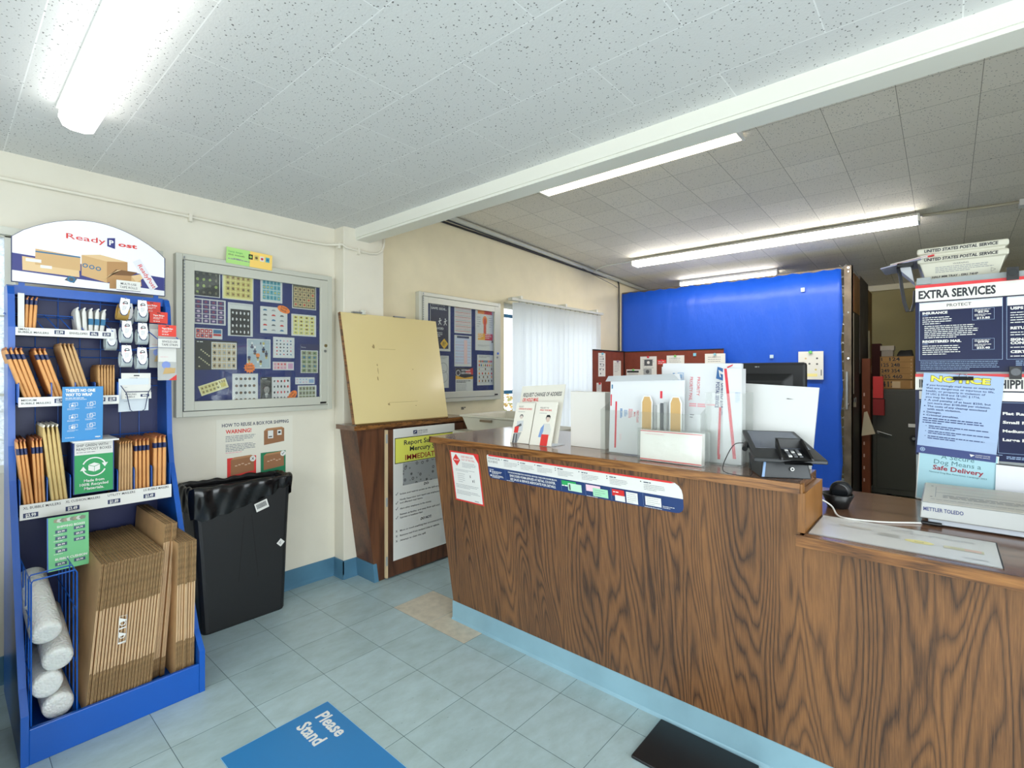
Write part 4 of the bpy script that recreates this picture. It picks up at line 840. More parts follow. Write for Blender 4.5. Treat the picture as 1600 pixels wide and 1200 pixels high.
place_mailers('env', ('white_envelope', .016, .12, .118, PAPER, WHITE, 0), row(5, .425, .500, 1.577, .414, .512, 1.70, 2.968), 'white envelope bundle on the top shelf, %s of five', 'envelope', 'white envelopes on the top shelf')
for o in list(COL.objects):
    if o.name.startswith('white_envelope'): pass
tb = MB(); tb.box(-.0082, -.0012, .050, .0082, .02, .078, TEAL)
for k, o in enumerate([q for q in COL.objects if q.name.startswith('white_envelope')]):
    if k in (2, 3, 4):
        c2 = tb.build('teal_band', None); c2.parent = o
pin('white_mailer', .222, 1.60, .020, .145, 'white mailer at the left end of the top shelf', 'mailer', None, lambda s, w, h: None, PAPER, Y=2.962)

# ---- signs on the rack
CB = M((46, 134, 196), .4)
def p_wrap(s, w, h):
    s.text("THERE'S NO ONE", .010, h-.022, .012, WHITE, w=.098, bold=.05); s.text('WAY TO WRAP', .010, h-.040, .012, WHITE, w=.088, bold=.05); s.lines(.010, h-.047, .10, 1, .01, .003, WHITE, 3); s.lines(.010, h-.054, .115, 1, .01, .0018, WHITE, 4)
    for i, (x, y) in enumerate(((.036, .155), (.095, .158), (.036, .105), (.095, .108), (.036, .062), (.095, .065))):
        s.border(x-.014, y-.008, .02, .016, .0012, WHITE); s.border(x-.004, y-.002, .018, .014, .0012, WHITE); s.rect(x-.008, y-.004, .008, .006, WHITE) if i % 2 == 0 else s.ring(x, y, .007, .0012, WHITE); s.lines(x-.02, y-.013, .04, 2, .004, .0012, WHITE, i)
    s.ring(.036, .060, .006, .002, WHITE); s.lines(.01, .018, .05, 1, .01, .002, WHITE, 3); s.text('usps', w-.026, .012, .006, WHITE, w=.018, bold=.05)
s = Sheet(.135, .235, CB, t=.004); p_wrap(s, s.w, s.h)
put(s, 'wrap_sign', frame((.345, 2.826, 1.112), (1, 0, 0), (0, -.06, 1)), "blue There's No One Way To Wrap card in the middle of the rack", 'sign')
t = empty('green_display_box', (.456, 2.86, .82), 'white topped box with a green recycled materials label on the lowest shelf', 'display box')
MB().box(.384, 2.845, .878, .524, 3.0, 1.107, M((34, 60, 130), .5)).build('case', t)
m = MB().box(.376, 2.79, 1.107, .532, 3.0, 1.113, WHITE); m.build('lid', t)
s = Sheet(.132, .225, M((34, 152, 86), .5), t=.001); w, h = .132, .225
s.rect(0, h-.058, w, .058, PAPER); s.text('SHIP GREEN WITH', .006, h-.022, .011, INK, w=.108, bold=.005); s.text('READYPOST BOXES', .006, h-.038, .011, INK, w=.12, bold=.005); s.lines(.006, h-.045, .11, 1, .01, .003, INKG, 3)
s.ring(w/2, .112, .042, .005, WHITE, 20, 160); s.ring(w/2, .112, .042, .005, WHITE, 200, 340); s.poly([(w/2+.048, .126), (w/2+.026, .126), (w/2+.037, .108)], WHITE); s.poly([(w/2-.048, .098), (w/2-.026, .098), (w/2-.037, .116)], WHITE)
s.poly([(w/2-.02, .120), (w/2, .112), (w/2, .090), (w/2-.02, .098)], WHITE); s.poly([(w/2+.02, .120), (w/2+.0015, .112), (w/2+.0015, .090), (w/2+.02, .098)], WHITE); s.poly([(w/2-.019, .122), (w/2, .114), (w/2+.019, .122), (w/2, .130)], WHITE)
for i, tx in enumerate(('Made from', '100% Recycled', 'Materials.')): s.text(tx, w/2, .048-.017*i, .011, WHITE, w=(.07, .098, .068)[i], al='c', bold=.02)
s.build('front_label', t, mw=FN(.388, 2.8436, .880))
s = Sheet(.13, .215, M((112, 196, 134), .45), t=.003); w, h = s.w, s.h
s.text('SHIPPING BOXES', .03, h-.045, .008, WHITE, w=.088, bold=.03)
for i in range(4): s.rect(.025, h-.067-i*.026, .036, .013, M((60, 84, 110), .5)); s.text('$%s' % ('3.99', '5.49', '6.99', '8.79')[i], .043, h-.064-i*.026, .007, WHITE, w=.022, al='c', bold=.03); s.lines(.02, h-.071-i*.026, .045, 1, .01, .002, WHITE, i)
for i in range(3): s.rect(.082, h-.062-i*.024, .036, .013, M((60, 84, 110), .5)); s.text('$%s' % ('4.79', '8.29', '9.99')[i], .10, h-.059-i*.024, .007, WHITE, w=.022, al='c', bold=.03)
s.text('BUBBLE CUSHION', .024, .040, .009, WHITE, w=.10, bold=.03); s.rect(.024, .018, .036, .013, M((60, 84, 110), .5)); s.text('$4.79', .042, .021, .007, WHITE, w=.022, al='c', bold=.03); s.rect(.082, .021, .036, .013, M((60, 84, 110), .5)); s.text('$2.99', .10, .024, .007, WHITE, w=.022, al='c', bold=.03)
s.rect(.0, 0, .0035, h, M((40, 90, 190), .4)); R = random.Random(8)
for i in range(9): cx = .03+i*.010; s.poly([(cx+.012*cos(k+i), h-.016+.009*sin(k+i)) for k in [q*pi/2.5 for q in range(5)]], [M((150, 146, 118), .4), M((196, 200, 190), .3), M((120, 130, 110), .4)][i % 3])
put(s, 'price_sign', frame((.288, 2.722, .604), (1, 0, 0), (0, .05, 1)), 'green shipping boxes price list hanging below the lowest shelf', 'sign')
# ---- tape rolls on hooks
def tape(roll, nm='tape_roll'):
    r = bpy.data.objects.new(nm, None); COL.objects.link(r)
    m = MB(); n_ = 24; ro, ri, w2 = .036, .026, .021; vs = []
    for x in (-w2, w2):
        for rr_ in (ro, ri): vs += [(x, .012+rr_*cos(2*pi*i/n_)*.9, -.052+rr_*sin(2*pi*i/n_)) for i in range(n_)]
    fs = []
    for i in range(n_):
        j = (i+1) % n_; fs += [(i, j, 2*n_+j, 2*n_+i), (n_+j, n_+i, 3*n_+i, 3*n_+j), (j, i, n_+i, n_+j), (2*n_+i, 2*n_+j, 3*n_+j, 3*n_+i)]
    m.add(vs, fs, roll); m.build('roll', r)
    s = Sheet(.042, .085, None); P = [(.004, .085), (.038, .085), (.041, .045), (.033, .012), (.026, .003), (.016, .003), (.009, .012), (.001, .045)]
    s.prism([(a-.0015+(.003 if a > .02 else -.001), b_-.003) for a, b_ in P], 2, -.0018, -.0010, NAVY); s.prism(P, 2, -.001, 0, M((238, 238, 240), .4))
    s.ring(.023, .062, .009, .003, INK, 0, 200, 12); s.rect(.012, .058, .02, .004, INK); s.rect(.013, .054, .006, .003, RED); s.lines(.013, .046, .016, 4, .006, .0015, INKG, 2)
    s.build('card', r, mw=frame((-.021, -.026, -.068), (1, 0, 0), (0, .25, 1)))
    m = MB(); m.tube([(0, .10, .012), (0, -.005, .012), (0, -.012, .018)], .0018, STEEL, 6); m.build('hook', r); return r
TG = M((196, 206, 208), .18, var=.2, bscale=90); TB = M((176, 140, 70), .25)
tp = tape(TG); tp.location = (.640, 2.90, 1.738); tag(tp, 'clear tape roll, top right of the two hanging columns', 'tape roll', 'tape rolls on the rack')
tb_ = tape(TB, 'tape_roll'); tb_.location = (.574, 2.90, 1.740); tb_.rotation_euler = (0, .12, 0); tag(tb_, 'brown packing tape roll, top left of the hanging columns', 'tape roll', 'tape rolls on the rack')
for (x, z, l, y) in ((.577, 1.634, 'middle of the left hanging column', 2.885), (.638, 1.628, 'middle of the right hanging column', 2.885), (.574, 1.520, 'bottom of the left hanging column', 2.875), (.633, 1.512, 'bottom of the right hanging column', 2.875), (.535, 1.60, 'half hidden left of the middle roll', 2.97), (.605, 1.73, 'behind the top two rolls', 3.0)):
    o = copy_tree(tp); o.location = (x, y, z); o['label'] = 'clear tape roll, '+l
s = Sheet(.092, .046, PAPER, t=.002); s.text('MULTI-USE', .046, .026, .010, INK, w=.06, al='c', bold=.005); s.text('TAPE ROLLS', .046, .010, .010, INK, w=.066, al='c', bold=.005); s.rect(0, 0, .092, .002, NAVY)
put(s, 'tape_sign', FN(.543, 2.90, 1.792), 'small white multi-use tape rolls sign in front of the arch', 'sign')
RP = M((226, 60, 44), .35)
def p_red(s, w, h): s.rect(w*.4, h-.008, w*.2, .004, BLACK); s.text('Tape Strips', w/2, h*.62, .007, WHITE, w=w*.62, al='c', bold=.04); s.lines(w*.2, h*.5, w*.6, 2, .006, .0025, WHITE, 3); s.lines(w*.2, h*.2, w*.6, 1, .006, .0035, WHITE, 4)
for (x, z, y, l) in ((.662, 1.705, 2.99, 'back'), (.680, 1.652, 2.94, 'middle'), (.702, 1.585, 2.885, 'front')):
    t = empty('tape_strip_pack', (x, y, z), 'red carded tape strip pack, %s of the three overlapping' % l, 'tape pack', 'tape strip packs')
    s = Sheet(.075, .056, RP, t=.001); p_red(s, .075, .056); s.build('card', t, mw=FN(x, y, z))
    if l != 'back':
        s = Sheet(.078, .215, None); s.box(0, 0, -.006, .078, .215, -.001, clearmat('pack_film', (240, 238, 232), haze=.45)); s.rect(.002, .09, .074, .10, PAPER); s.circ(.034, .075, .018, M((130, 150, 210), .6)); s.poly([(.02, .03), (.07, .035), (.074, .06), (.03, .062)], M((196, 164, 110), .6)); s.poly([(.045, .0), (.078, 0), (.078, .028)], REDP); s.lines(.01, .115, .055, 1, .01, .002, PINK, 2)
        s.build('clear_pouch', t, mw=FN(x-.001, y+.002, z-.215 if l == 'front' else z-.22))
s = Sheet(.096, .046, PAPER, t=.002); s.border(0, 0, .096, .046, .0015, NAVY); s.text('SINGLE-USE', .05, .026, .010, INK, w=.064, al='c', bold=.005); s.text('TAPE STRIPS', .05, .010, .010, INK, w=.068, al='c', bold=.005)
put(s, 'tape_sign', FN(.695, 2.866, 1.528), 'small white single-use tape strips sign on the right of the rack', 'sign')
m = MB()
for x in (.700, .790): m.tube([(x, 2.868, 1.53), (x, 2.868, 1.565), (x-.045, 2.95, 1.63)], .0022, RACK, 6)
m.tube([(.555, 2.89, 1.53), (.555, 2.89, 1.51), (.70, 2.868, 1.53)], .002, RACK, 6); m.build('wire_holder', rk)
LB = M((214, 222, 230), .45)
t = empty('mailing_labels', (.61, 2.86, 1.24), 'stack of white mailing labels in a wire pocket below the tape rolls', 'labels')
s = Sheet(.115, .155, LB, t=.006); s.lines(.02, .05, .03, 1, .01, .002, INKG); s.build('back_card', t, mw=frame((.548, 2.888, 1.225), (1, 0, .02), (-.02, -.15, 1)))
s = Sheet(.112, .120, PAPER, t=.006); s.rect(.046, .106, .022, .005, INK); s.circ(.058, .096, .003, INKG, 6); s.lines(.03, .098, .05, 1, .01, .0015, INKG); s.lines(.012, .08, .015, 1, .01, .002, INKG); s.lines(.012, .055, .015, 1, .01, .002, INKG)
s.build('front_card', t, mw=frame((.556, 2.868, 1.285), (1, 0, 0), (0, .02, 1)))
s = Sheet(.108, .030, PAPER, t=.001); s.text('MAILING', .008, .018, .008, INK, w=.042, bold=.005); s.text('LABELS', .008, .006, .008, INK, w=.036, bold=.005); s.rect(.066, .009, .034, .012, NAVY); s.text('89c', .083, .0115, .007, WHITE, w=.02, al='c', bold=.04)
s.build('label_strip', t, mw=FN(.560, 2.860, 1.285))
m = MB()
for sx in (-1, 1): m.tube([(.614+sx*.060, 2.90, 1.36), (.614+sx*.060, 2.866, 1.345), (.614+sx*.042, 2.858, 1.312), (.614+sx*.028, 2.856, 1.235), (.614+sx*.02, 2.86, 1.228)], .0018, NAVY, 6)
m.tube([(.572, 2.858, 1.318), (.656, 2.858, 1.318)], .0018, NAVY, 6); m.build('wire_pocket', t)

# ---- flattened boxes standing in the base tray
def flatbox(nm, t_, d, h, f1=.27, f2=.31):
    m = MB(); e1, e2 = h*f1, h*(1-f2)
    m.box(-t_*.5, 0, 0, -t_*.10, d, e1, CARDE); m.box(t_*.06, .002, 0, t_*.48, d, e1, CARDE)
    m.box(-t_*.46, .0015, e1, -t_*.18, d, e2, CARDM); m.box(t_*.06, .004, e1, t_*.34, d, e2, CARDM)
    m.box(-t_*.5, 0, e2, -t_*.10, d, h, CARDE); m.box(t_*.06, .002, e2, t_*.48, d, h, CARDE)
    m.box(-t_*.515, .0022, .0, -t_*.49, d, h, CARD); return m.build(nm)
def boxes(n, x0, x1, lean, y, z, t_, d, h, label, group, jit=.004, f1=.27, f2=.31, seed=1):
    p = None; R = random.Random(seed)
    for i in range(n):
        o = flatbox('flattened_box', t_, d, h, f1, f2) if p is None else p.copy()
        if p is None: p = o
        else: COL.objects.link(o)
        dy = R.uniform(-jit, jit)
        o.location = (x0+(x1-x0)*i/(n-1), y+dy, z+.001+R.uniform(0, .003)); o.rotation_euler = (0, lean, 0)
        tag(o, label % ORD[i], 'cardboard box', group)
boxes(20, .376, .578, .085, 2.497, .0775, .0078, .56, .575, 'flattened brown box in the wide row of the rack base, %s from the left', 'wide row of flattened boxes', seed=2)
boxes(5, .612, .650, .075, 2.60, .0775, .0085, .48, .66, 'tall flattened box set back between the two rows, %s of five', 'tall flattened boxes', .012, f1=.12, f2=.12, seed=3)
boxes(8, .677, .740, .02, 2.512, .0775, .0076, .55, .585, 'flattened brown box in the right-hand row of the rack base, %s of eight', 'right-hand row of flattened boxes', .006, seed=5)
# white print on the row fronts
s = Sheet(.026, .11, None)
for i in range(4): s.poly([(0, i*.028), (.024, i*.028+.004), (.024, i*.028+.008), (0, i*.028+.020 if i % 2 else i*.028+.006)], PAPER)
s.ring(.012, .03, .010, .003, PAPER); s.ring(.012, .08, .010, .003, PAPER)
s.border(0, 0, .026, .11, .0015, PAPER)
put(s, 'printed_tag', frame((.470, 2.487, .325), (1, 0, 0), (.085, 0, 1)), 'white printed pattern label across the wide row of flattened boxes', 'label')
# wire basket and bubble rolls
t = empty('wire_basket', (.28, 2.7, .08), 'blue wire bin holding rolls of bubble wrap in the rack base', 'basket')
m = MB()
for y in (2.505, 2.58): m.tube([(.222, y, .082), (.222, y, .640), (.228, y, .650), (.343, y, .655), (.349, y, .645), (.349, y, .082), (.222, y, .082)], .0028, RACK, 6)
for x in (.222, .349):
    for i in range(5): m.tube([(x, 2.58+i*.09, .082), (x, 2.58+i*.09, .645)], .002, RACK, 6)
    for z in (.3, .5, .645): m.tube([(x, 2.505, z), (x, 3.0, z)], .002, RACK, 6)
m.build('wire_frame', t)
BUB = bpy.data.materials.new('bubble_film'); BUB.use_nodes = True; nt = BUB.node_tree; bq = nt.nodes['Principled BSDF']
bq.inputs['Base Color'].default_value = (.80, .81, .78, 1); bq.inputs['Roughness'].default_value = .3; bq.inputs['Subsurface Weight'].default_value = .1
tc = N(nt, 'ShaderNodeTexCoord'); v = N(nt, 'ShaderNodeTexVoronoi'); v.inputs['Scale'].default_value = 110; nt.links.new(tc.outputs['Object'], v.inputs['Vector'])
bp = N(nt, 'ShaderNodeBump'); bp.inputs['Strength'].default_value = .6; bp.inputs['Distance'].default_value = .004; bp.invert = True; nt.links.new(v.outputs['Distance'], bp.inputs['Height']); nt.links.new(bp.outputs[0], bq.inputs['Normal'])
m = MB(); n_ = 28; rings = []
for (y, rr_) in ((0, .012), (-.002, .026), (0, .040), (.004, .045), (.02, .047), (.2, .047), (.34, .046), (.345, .04)):
    rings.append([(rr_*cos(2*pi*i/n_)*(1+.02*sin(3*2*pi*i/n_)), y, rr_*sin(2*pi*i/n_)) for i in range(n_)])
loft(m, rings, BUB)
br = m.build('bubble_wrap_roll', smooth=True)
for i, (x, z, rz, rx, l) in enumerate(((.268, .425, .05, .42, 'topmost of the pile, tilted back'), (.300, .315, 0, .25, 'second from the top of the pile'), (.270, .232, 0, .04, 'third from the top of the pile'), (.301, .140, 0, .0, 'at the bottom of the pile'))):
    o = br if i == 0 else br.copy()
    if i: COL.objects.link(o)
    o.location = (x, 2.545, z); o.rotation_euler = (rx, 0, rz); tag(o, 'white bubble wrap roll, '+l, 'bubble wrap', 'bubble wrap rolls')
# ---- stack of flattened boxes at the left edge
t = empty('floor_bin', (-.1, 2.5, 0), 'black floor bin left of the blue rack holding flattened boxes', 'bin')
m = MB(); m.box(-.36, 2.26, 0, .128, 2.275, .62, BLACKM); m.box(-.36, 2.82, 0, .128, 2.835, .62, BLACKM); m.box(.114, 2.275, 0, .128, 2.82, .62, BLACKM); m.box(-.36, 2.275, 0, -.346, 2.82, .62, BLACKM); m.box(-.346, 2.275, 0, .114, 2.82, .015, BLACKM); m.build('body', t)
for i in range(5):
    o = flatbox('flattened_box', .0115, .50, 1.02); o.location = (-.045+i*.020, 2.29, .016); o.rotation_euler = (0, .085, 0)
    tag(o, 'long flattened box leaning in the black bin at the photo\'s left edge, %s of five' % ORD[i], 'cardboard box', 'flattened boxes in the black bin')

# ================================================================== COUNTER TOP THINGS
ZC = 1.0582
t = empty('brochure_holder', (1.92, 1.52, ZC), 'off-white change of address brochure stand at the counter\'s far end', 'brochure stand')
s = Sheet(.262, .296, M((222, 218, 206), .5), t=.003)
s.text('REQUEST CHANGE OF ADDRESS', .015, .238, .020, INK, w=.232, bold=.02, shear=.08); s.text('OR HOLD MAIL', .015, .212, .018, REDP, w=.10, bold=.03, shear=.08); s.lines(.015, .200, .11, 1, .01, .002, INKG)
s.build('back_card', t, mw=frame((1.905, 1.648, ZC), (0, -1, 0), (.30, .15, 1)))
s = Sheet(.118, .205, M((226, 222, 210), .5), t=.004); s.text('REQUEST', .018, .182, .007, INK, w=.03); s.text('CHANGE OF ADDRESS', .018, .170, .008, REDP, w=.085, bold=.02); s.lines(.018, .160, .07, 1, .01, .002, INKG)
s.circ(.045, .135, .011, DGREY); s.circ(.045, .131, .009, M((206, 190, 180), .6)); s.poly([(.022, .11), (.062, .115), (.066, .06), (.028, .055)], M((196, 198, 200), .6)); s.poly([(.014, .08), (.05, .10), (.056, .088), (.018, .07)], DGREY); s.poly([(.014, .05), (.040, .052), (.040, .085), (.014, .08)], REDP)
s.poly([(.02, 0), (.045, 0), (.062, .055), (.02, .05)], GREY); s.poly([(.014, 0), (.024, 0), (.022, .048), (.014, .045)], DGREY); s.poly([(.034, 0), (.042, 0), (.038, .045), (.03, .045)], DGREY)
s.build('leaflet', t, mw=frame((1.882, 1.650, ZC), (0, -1, 0), (.30, .06, 1)))
s = Sheet(.128, .215, M((226, 222, 210), .5), t=.004); s.text('REQUEST TO', .03, .182, .007, INK, w=.05); s.text('HOLD YOUR MAIL', .03, .170, .008, REDP, w=.07, bold=.02); s.lines(.03, .160, .07, 1, .01, .002, INKG)
s.circ(.085, .135, .013, DGREY, 16, .014); s.circ(.086, .129, .011, M((206, 186, 172), .6), 16, .014); s.poly([(.058, .08), (.066, .108), (.10, .108), (.112, .08), (.110, .05), (.062, .05)], M((206, 206, 200), .6)); s.poly([(.045, .04), (.052, .085), (.068, .105), (.070, .07), (.060, .04)], M((120, 150, 200), .6)); s.rect(.062, .0, .042, .055, REDP)
s.poly([(.074, .146), (.078, .15), (.092, .151), (.098, .144), (.098, .134), (.094, .140), (.078, .140)], BLACK)
s.build('leaflet', t, mw=frame((1.882, 1.525, ZC), (0, -1, 0), (.30, .06, 1)))
MB().box(1.90, 1.39, ZC, 1.99, 1.648, ZC+.003, ACRYL).build('foot', t)
t = MB().box(1.982, 1.165, ZC, 2.03, 1.352, 1.318, M((222, 219, 212), .55))  .build('white_box', label='plain white box standing between the brochure stand and the envelopes', cat='box', bevel=.002)
def acryl_box(name, x0, x1, y0, y1, z1, lbl, zf=None):
    t = empty(name, ((x0+x1)/2, (y0+y1)/2, ZC), lbl, 'acrylic holder', 'clear acrylic holders on the counter')
    zf = zf or z1; th = .003
    MB().box(x0, y0, ZC, x0+th, y1, zf, ACRYL).build('front_wall', t); MB().box(x1-th, y0, ZC, x1, y1, z1, ACRYL).build('back_wall', t)
    for q, y in (('left', y1-th), ('right', y0)): MB().prism([(x0+th, ZC), (x1-th, ZC), (x1-th, z1), (x0+th, zf)], 1, y, y+th, ACRYL).build('side_wall', t)
    MB().box(x0+th, y0+th, ZC, x1-th, y1-th, ZC+.003, ACRYL).build('bottom', t); return t
acryl_box('literature_holder', 1.892, 2.03, .70, 1.135, 1.30, 'large clear acrylic holder full of white mailing envelopes', 1.247)
acryl_box('literature_holder', 1.925, 2.06, .560, .694, 1.33, 'narrow clear acrylic holder at the right of the envelopes')
acryl_box('literature_holder', 1.836, 1.884, .662, .932, 1.185, 'low clear acrylic holder with a red striped pack, in front of the large one')
TYV = M((214, 216, 218), .5, var=.04, bscale=12, bump=.15); RL = M((206, 44, 60), .5); BL = M((60, 120, 180), .5)
def env(name, w, h, fn, mw, lbl, t=.008):
    s = Sheet(w, h, TYV, t=t); fn(s, w, h); return put(s, name, mw, lbl, 'envelope', 'white mailing envelopes on the counter')
def e_left(s, w, h):
    s.rect(.026, .02, .008, .20, RL); s.rect(.002, .20, .006, .05, RL); s.rect(w-.10, .24, .010, .03, RL); s.lines(.05, .19, .012, 7, .006, .004, BL, 3); s.lines(.07, .185, .015, 5, .006, .003, BL, 4); s.lines(.09, .19, .02, 8, .005, .002, RL, 5)
    s.text('FIRST-CLASS', .128, .185, .009, RL, w=.05, rot=-pi/2, bold=.01); s.text('MAIL', .115, .178, .008, RL, w=.02, rot=-pi/2, bold=.01); s.lines(.05, .08, .01, 5, .006, .002, PINK, 6); s.rect(.006, h-.04, .006, .018, TEAL)
env('mailing_envelope', .33, .315, e_left, frame((1.925, 1.112, ZC+.004), (0, -1, .0), (.05, 0, 1)), 'white envelope with a red side stripe, left side of the large holder')
s = MB(); s.hull_box([(1.935, 1.135, 1.368), (1.935, .80, 1.378), (1.95, .80, 1.378), (1.95, 1.135, 1.368)], [(1.90, 1.10, 1.392), (1.90, .81, 1.402), (1.96, .81, 1.402), (1.96, 1.10, 1.392)], TYV)
s.build('mailing_envelope', label='white envelope flap folded forward over the left envelope', cat='envelope', group='white mailing envelopes on the counter')
def e_big(s, w, h):
    s.text('PRIORITY MAIL', .118, .33, .013, RL, w=.095, rot=-pi/2, bold=.0); s.lines(.045, .345, .010, 14, .007, .003, BL, 3); s.border(.066, .315, .026, .032, .003, M((150, 180, 214), .5)); s.rect(.072, .322, .014, .018, M((150, 180, 214), .5))
    s.text('PRIORITY', .148, .33, .012, RL, w=.075, rot=-pi/2); s.lines(.12, .225, .11, 2, .008, .006, PINK, 5)
    s.poly([(.226, .372), (.258, .362), (.254, .316), (.222, .326)], M((40, 100, 160), .5)); s.poly([(.230, .36), (.252, .348), (.246, .342), (.236, .346), (.242, .33), (.236, .332)], WHITE)
    s.text('UNITED STATES', .243, .308, .014, INKB, w=.125, rot=-pi/2, bold=.02); s.text('POSTAL SERVICE', .223, .312, .013, INKB, w=.10, rot=-pi/2, bold=.02)
    s.rect(.238, .03, .009, .185, RL); s.rect(.24, .015, .010, .02, RL); s.lines(.125, .18, .02, 2, .01, .003, DGREY)
    s.text('PRIORITY', .268, .18, .016, DGREY, w=.11, rot=-pi/2, bold=.01)
    s.poly([(.262, .372), (.285, .382), (.282, .376), (.264, .366)], RL)
env('mailing_envelope', .315, .385, e_big, frame((1.975, .905, ZC+.004), (0, -1, 0), (.06, -.03, 1)), 'tall white envelope with the blue emblem, back right of the large holder', .02)
def e_back(s, w, h): s.rect(.02, .1, .008, .2, RL); s.rect(0, h-.05, .03, .006, RL)
env('mailing_envelope', .30, .372, e_back, frame((2.005, .905, ZC+.002), (0, -1, 0), (.02, .035, 1)), 'white envelope rearmost in the large holder', .012)
def e_side(s, w, h): s.poly([(.004, h), (.014, h), (.050, .02), (.038, .02)], RL); s.lines(.045, .27, .02, 6, .007, .003, LBLU, 3)
env('mailing_envelope', .068, .36, e_side, frame((1.965, .644, ZC+.004), (0, -1, 0), (.02, .0, 1)), 'bundle of white envelopes in the narrow holder', .05)
KS = M((196, 160, 104), .7)
for k, (y, l) in enumerate(((.948, 'left'), (.826, 'right'))):
    s = Sheet(.042, .19, None); P = [(0, 0), (.040, 0), (.040, .165), (.032, .188), (.009, .188), (0, .165)]
    s.prism([((a-.020)*1.25+.020, b_*1.02) for a, b_ in P], 2, -.004, -.001, WHITE); s.prism(P, 2, -.001, 0, KS)
    s.build('kraft_mailer', mw=frame((1.908, y, 1.12), (0, -1, 0), (.02, 0, 1)), label='brown card tab with a pointed top in the large holder, %s of two' % l, cat='card', group='brown card tabs in the large holder')
m = MB()
for i, c_ in enumerate((GREY, DGREY, LGREY, GREY)): m.box(1.900+.002*i, .838+.015*i, 1.10, 1.903+.002*i, .850+.015*i, 1.29-.005*i, c_)
m.build('leaflet_bundle', label='grey leaflets between the two brown card tabs', cat='leaflets')
s = Sheet(.245, .118, M((232, 228, 222), .3), t=.03); s.rect(0, .113, .245, .003, RL); s.rect(0, .002, .245, .004, REDP); s.lines(.02, .105, .13, 1, .01, .002, PINK); s.rect(.012, .008, .22, .09, M((238, 236, 230), .15, bump=.8, bscale=22))
put(s, 'film_pack', frame((1.844, .924, ZC+.003), (0, -1, 0), (.04, 0, 1)), 'white film wrapped pack with red stripes in the low holder', 'pack')
# whiteboard sheet behind the terminal
t = MB(); WBM = M((206, 207, 205), .3, bump=.35, bscale=16)
t.hull_box([(2.062, .628, ZC), (2.062, .366, ZC), (2.07, .366, ZC), (2.07, .628, ZC)], [(2.092, .628, 1.366), (2.092, .346, 1.352), (2.10, .346, 1.352), (2.10, .628, 1.366)], WBM)
t = t.build('blank_sign', label='blank white plastic covered panel behind the card terminal', cat='panel')
s = Sheet(.03, .01, None); s.poly([(0, .004), (.006, .006), (.028, .003), (.006, .003)], INK)
s.build('pen_mark', t, mw=frame((2.081, .452, 1.305), (0, -1, 0), (.1, 0, 1)))
# ---- payment terminal (turned towards the customer)
uu = Vector((.5, -.866, 0)); dd = Vector((.866, .5, 0)); P0 = Vector((1.790, .462, ZC))
def T(x, y, z): return P0+uu*x+dd*y+Vector((0, 0, z))
t = empty('payment_terminal', tuple(T(.08, .09, 0)), 'black card payment terminal with a tilted screen at the counter step', 'card terminal')
m = MB(); TB2 = M((38, 41, 44), .38)
m.hull_box([T(0, 0, 0), T(.154, 0, 0), T(.15, .17, 0), T(.004, .17, 0)], [T(.008, .014, .058), T(.146, .014, .058), T(.146, .16, .105), T(.008, .16, .105)], TB2); m.build('base', t, bevel=.004)
m = MB(); tz = lambda y: .062+.33*y
def slab(m, pts, z0, z1, mat): m.hull_box([T(x, y, tz(y)+z0) for x, y in pts], [T(x, y, tz(y)+z1) for x, y in pts], mat)
slab(m, [(-.028, -.020), (.192, -.028), (.162, .185), (-.012, .19)], 0, .014, M((30, 32, 35), .3)); m.build('tablet', t, bevel=.004)
m = MB(); slab(m, [(-.004, .05), (.166, .045), (.148, .172), (.002, .178)], .0141, .0150, M((96, 100, 112), .12)); m.build('screen', t)
m = MB(); slab(m, [(.058, -.042), (.142, -.045), (.140, .005), (.128, .045), (.075, .045), (.056, .005)], .006, .020, BLACKM); m.build('keypad', t)
kp = MB()
for i in range(3):
    for j in range(4): slab(kp, [(.078+.016*i, -.022+.013*j), (.088+.016*i, -.022+.013*j), (.088+.016*i, -.014+.013*j), (.078+.016*i, -.014+.013*j)], .020, .023, DGREY if (i+j) % 3 else LGREY)
kp.build('key_block', t)
m = MB()
for a, b_, c_, d_ in (((.052, -.03), (.058, -.03), (.066, .05), (.060, .052)), ((.140, -.034), (.147, -.034), (.142, .05), (.136, .05))): m.hull_box([T(x, y, tz(y)+.012) for x, y in (a, b_, c_, d_)], [T(a[0], a[1], tz(a[1])+.022), T(b_[0], b_[1], tz(b_[1])+.022), T(c_[0], c_[1], tz(c_[1])+.046), T(d_[0], d_[1], tz(d_[1])+.046)], BLACK)
m.hull_box([T(x, y, tz(y)+.012) for x, y in ((.060, .05), (.142, .05), (.142, .055), (.060, .057))], [T(x, y, tz(y)+zz) for x, y, zz in ((.060, .05, .046), (.142, .05, .046), (.142, .055, .046), (.060, .057, .046))], BLACK)
m.build('privacy_shield', t)
m = MB(); m.tube([T(-.02, .10, .10), T(-.035, .065, .085)], .009, BLACK, 10); m.build('cable_plug', t)
m = MB(); m.cyl(T(.095, .0, .032), T(.095, -.0015+.004, .032), .006, WHITE, 14); m.cyl(T(.095, .0035, .032), T(.095, -.001, .032), .006, WHITE, 14); m.cyl(T(.095, .0, .032), T(.095, -.0016, .032), .0035, TB2, 12); m.build('emblem', t)
m = MB(); m.hull_box([T(.002, -.0005, .004), T(.010, -.0005, .004), T(.010, .004, .004), T(.002, .004, .004)], [T(.012, .0125, .054), T(.019, .0125, .054), T(.019, .016, .054), T(.012, .016, .054)], M((120, 150, 190), .3)); m.build('side_strip', t)
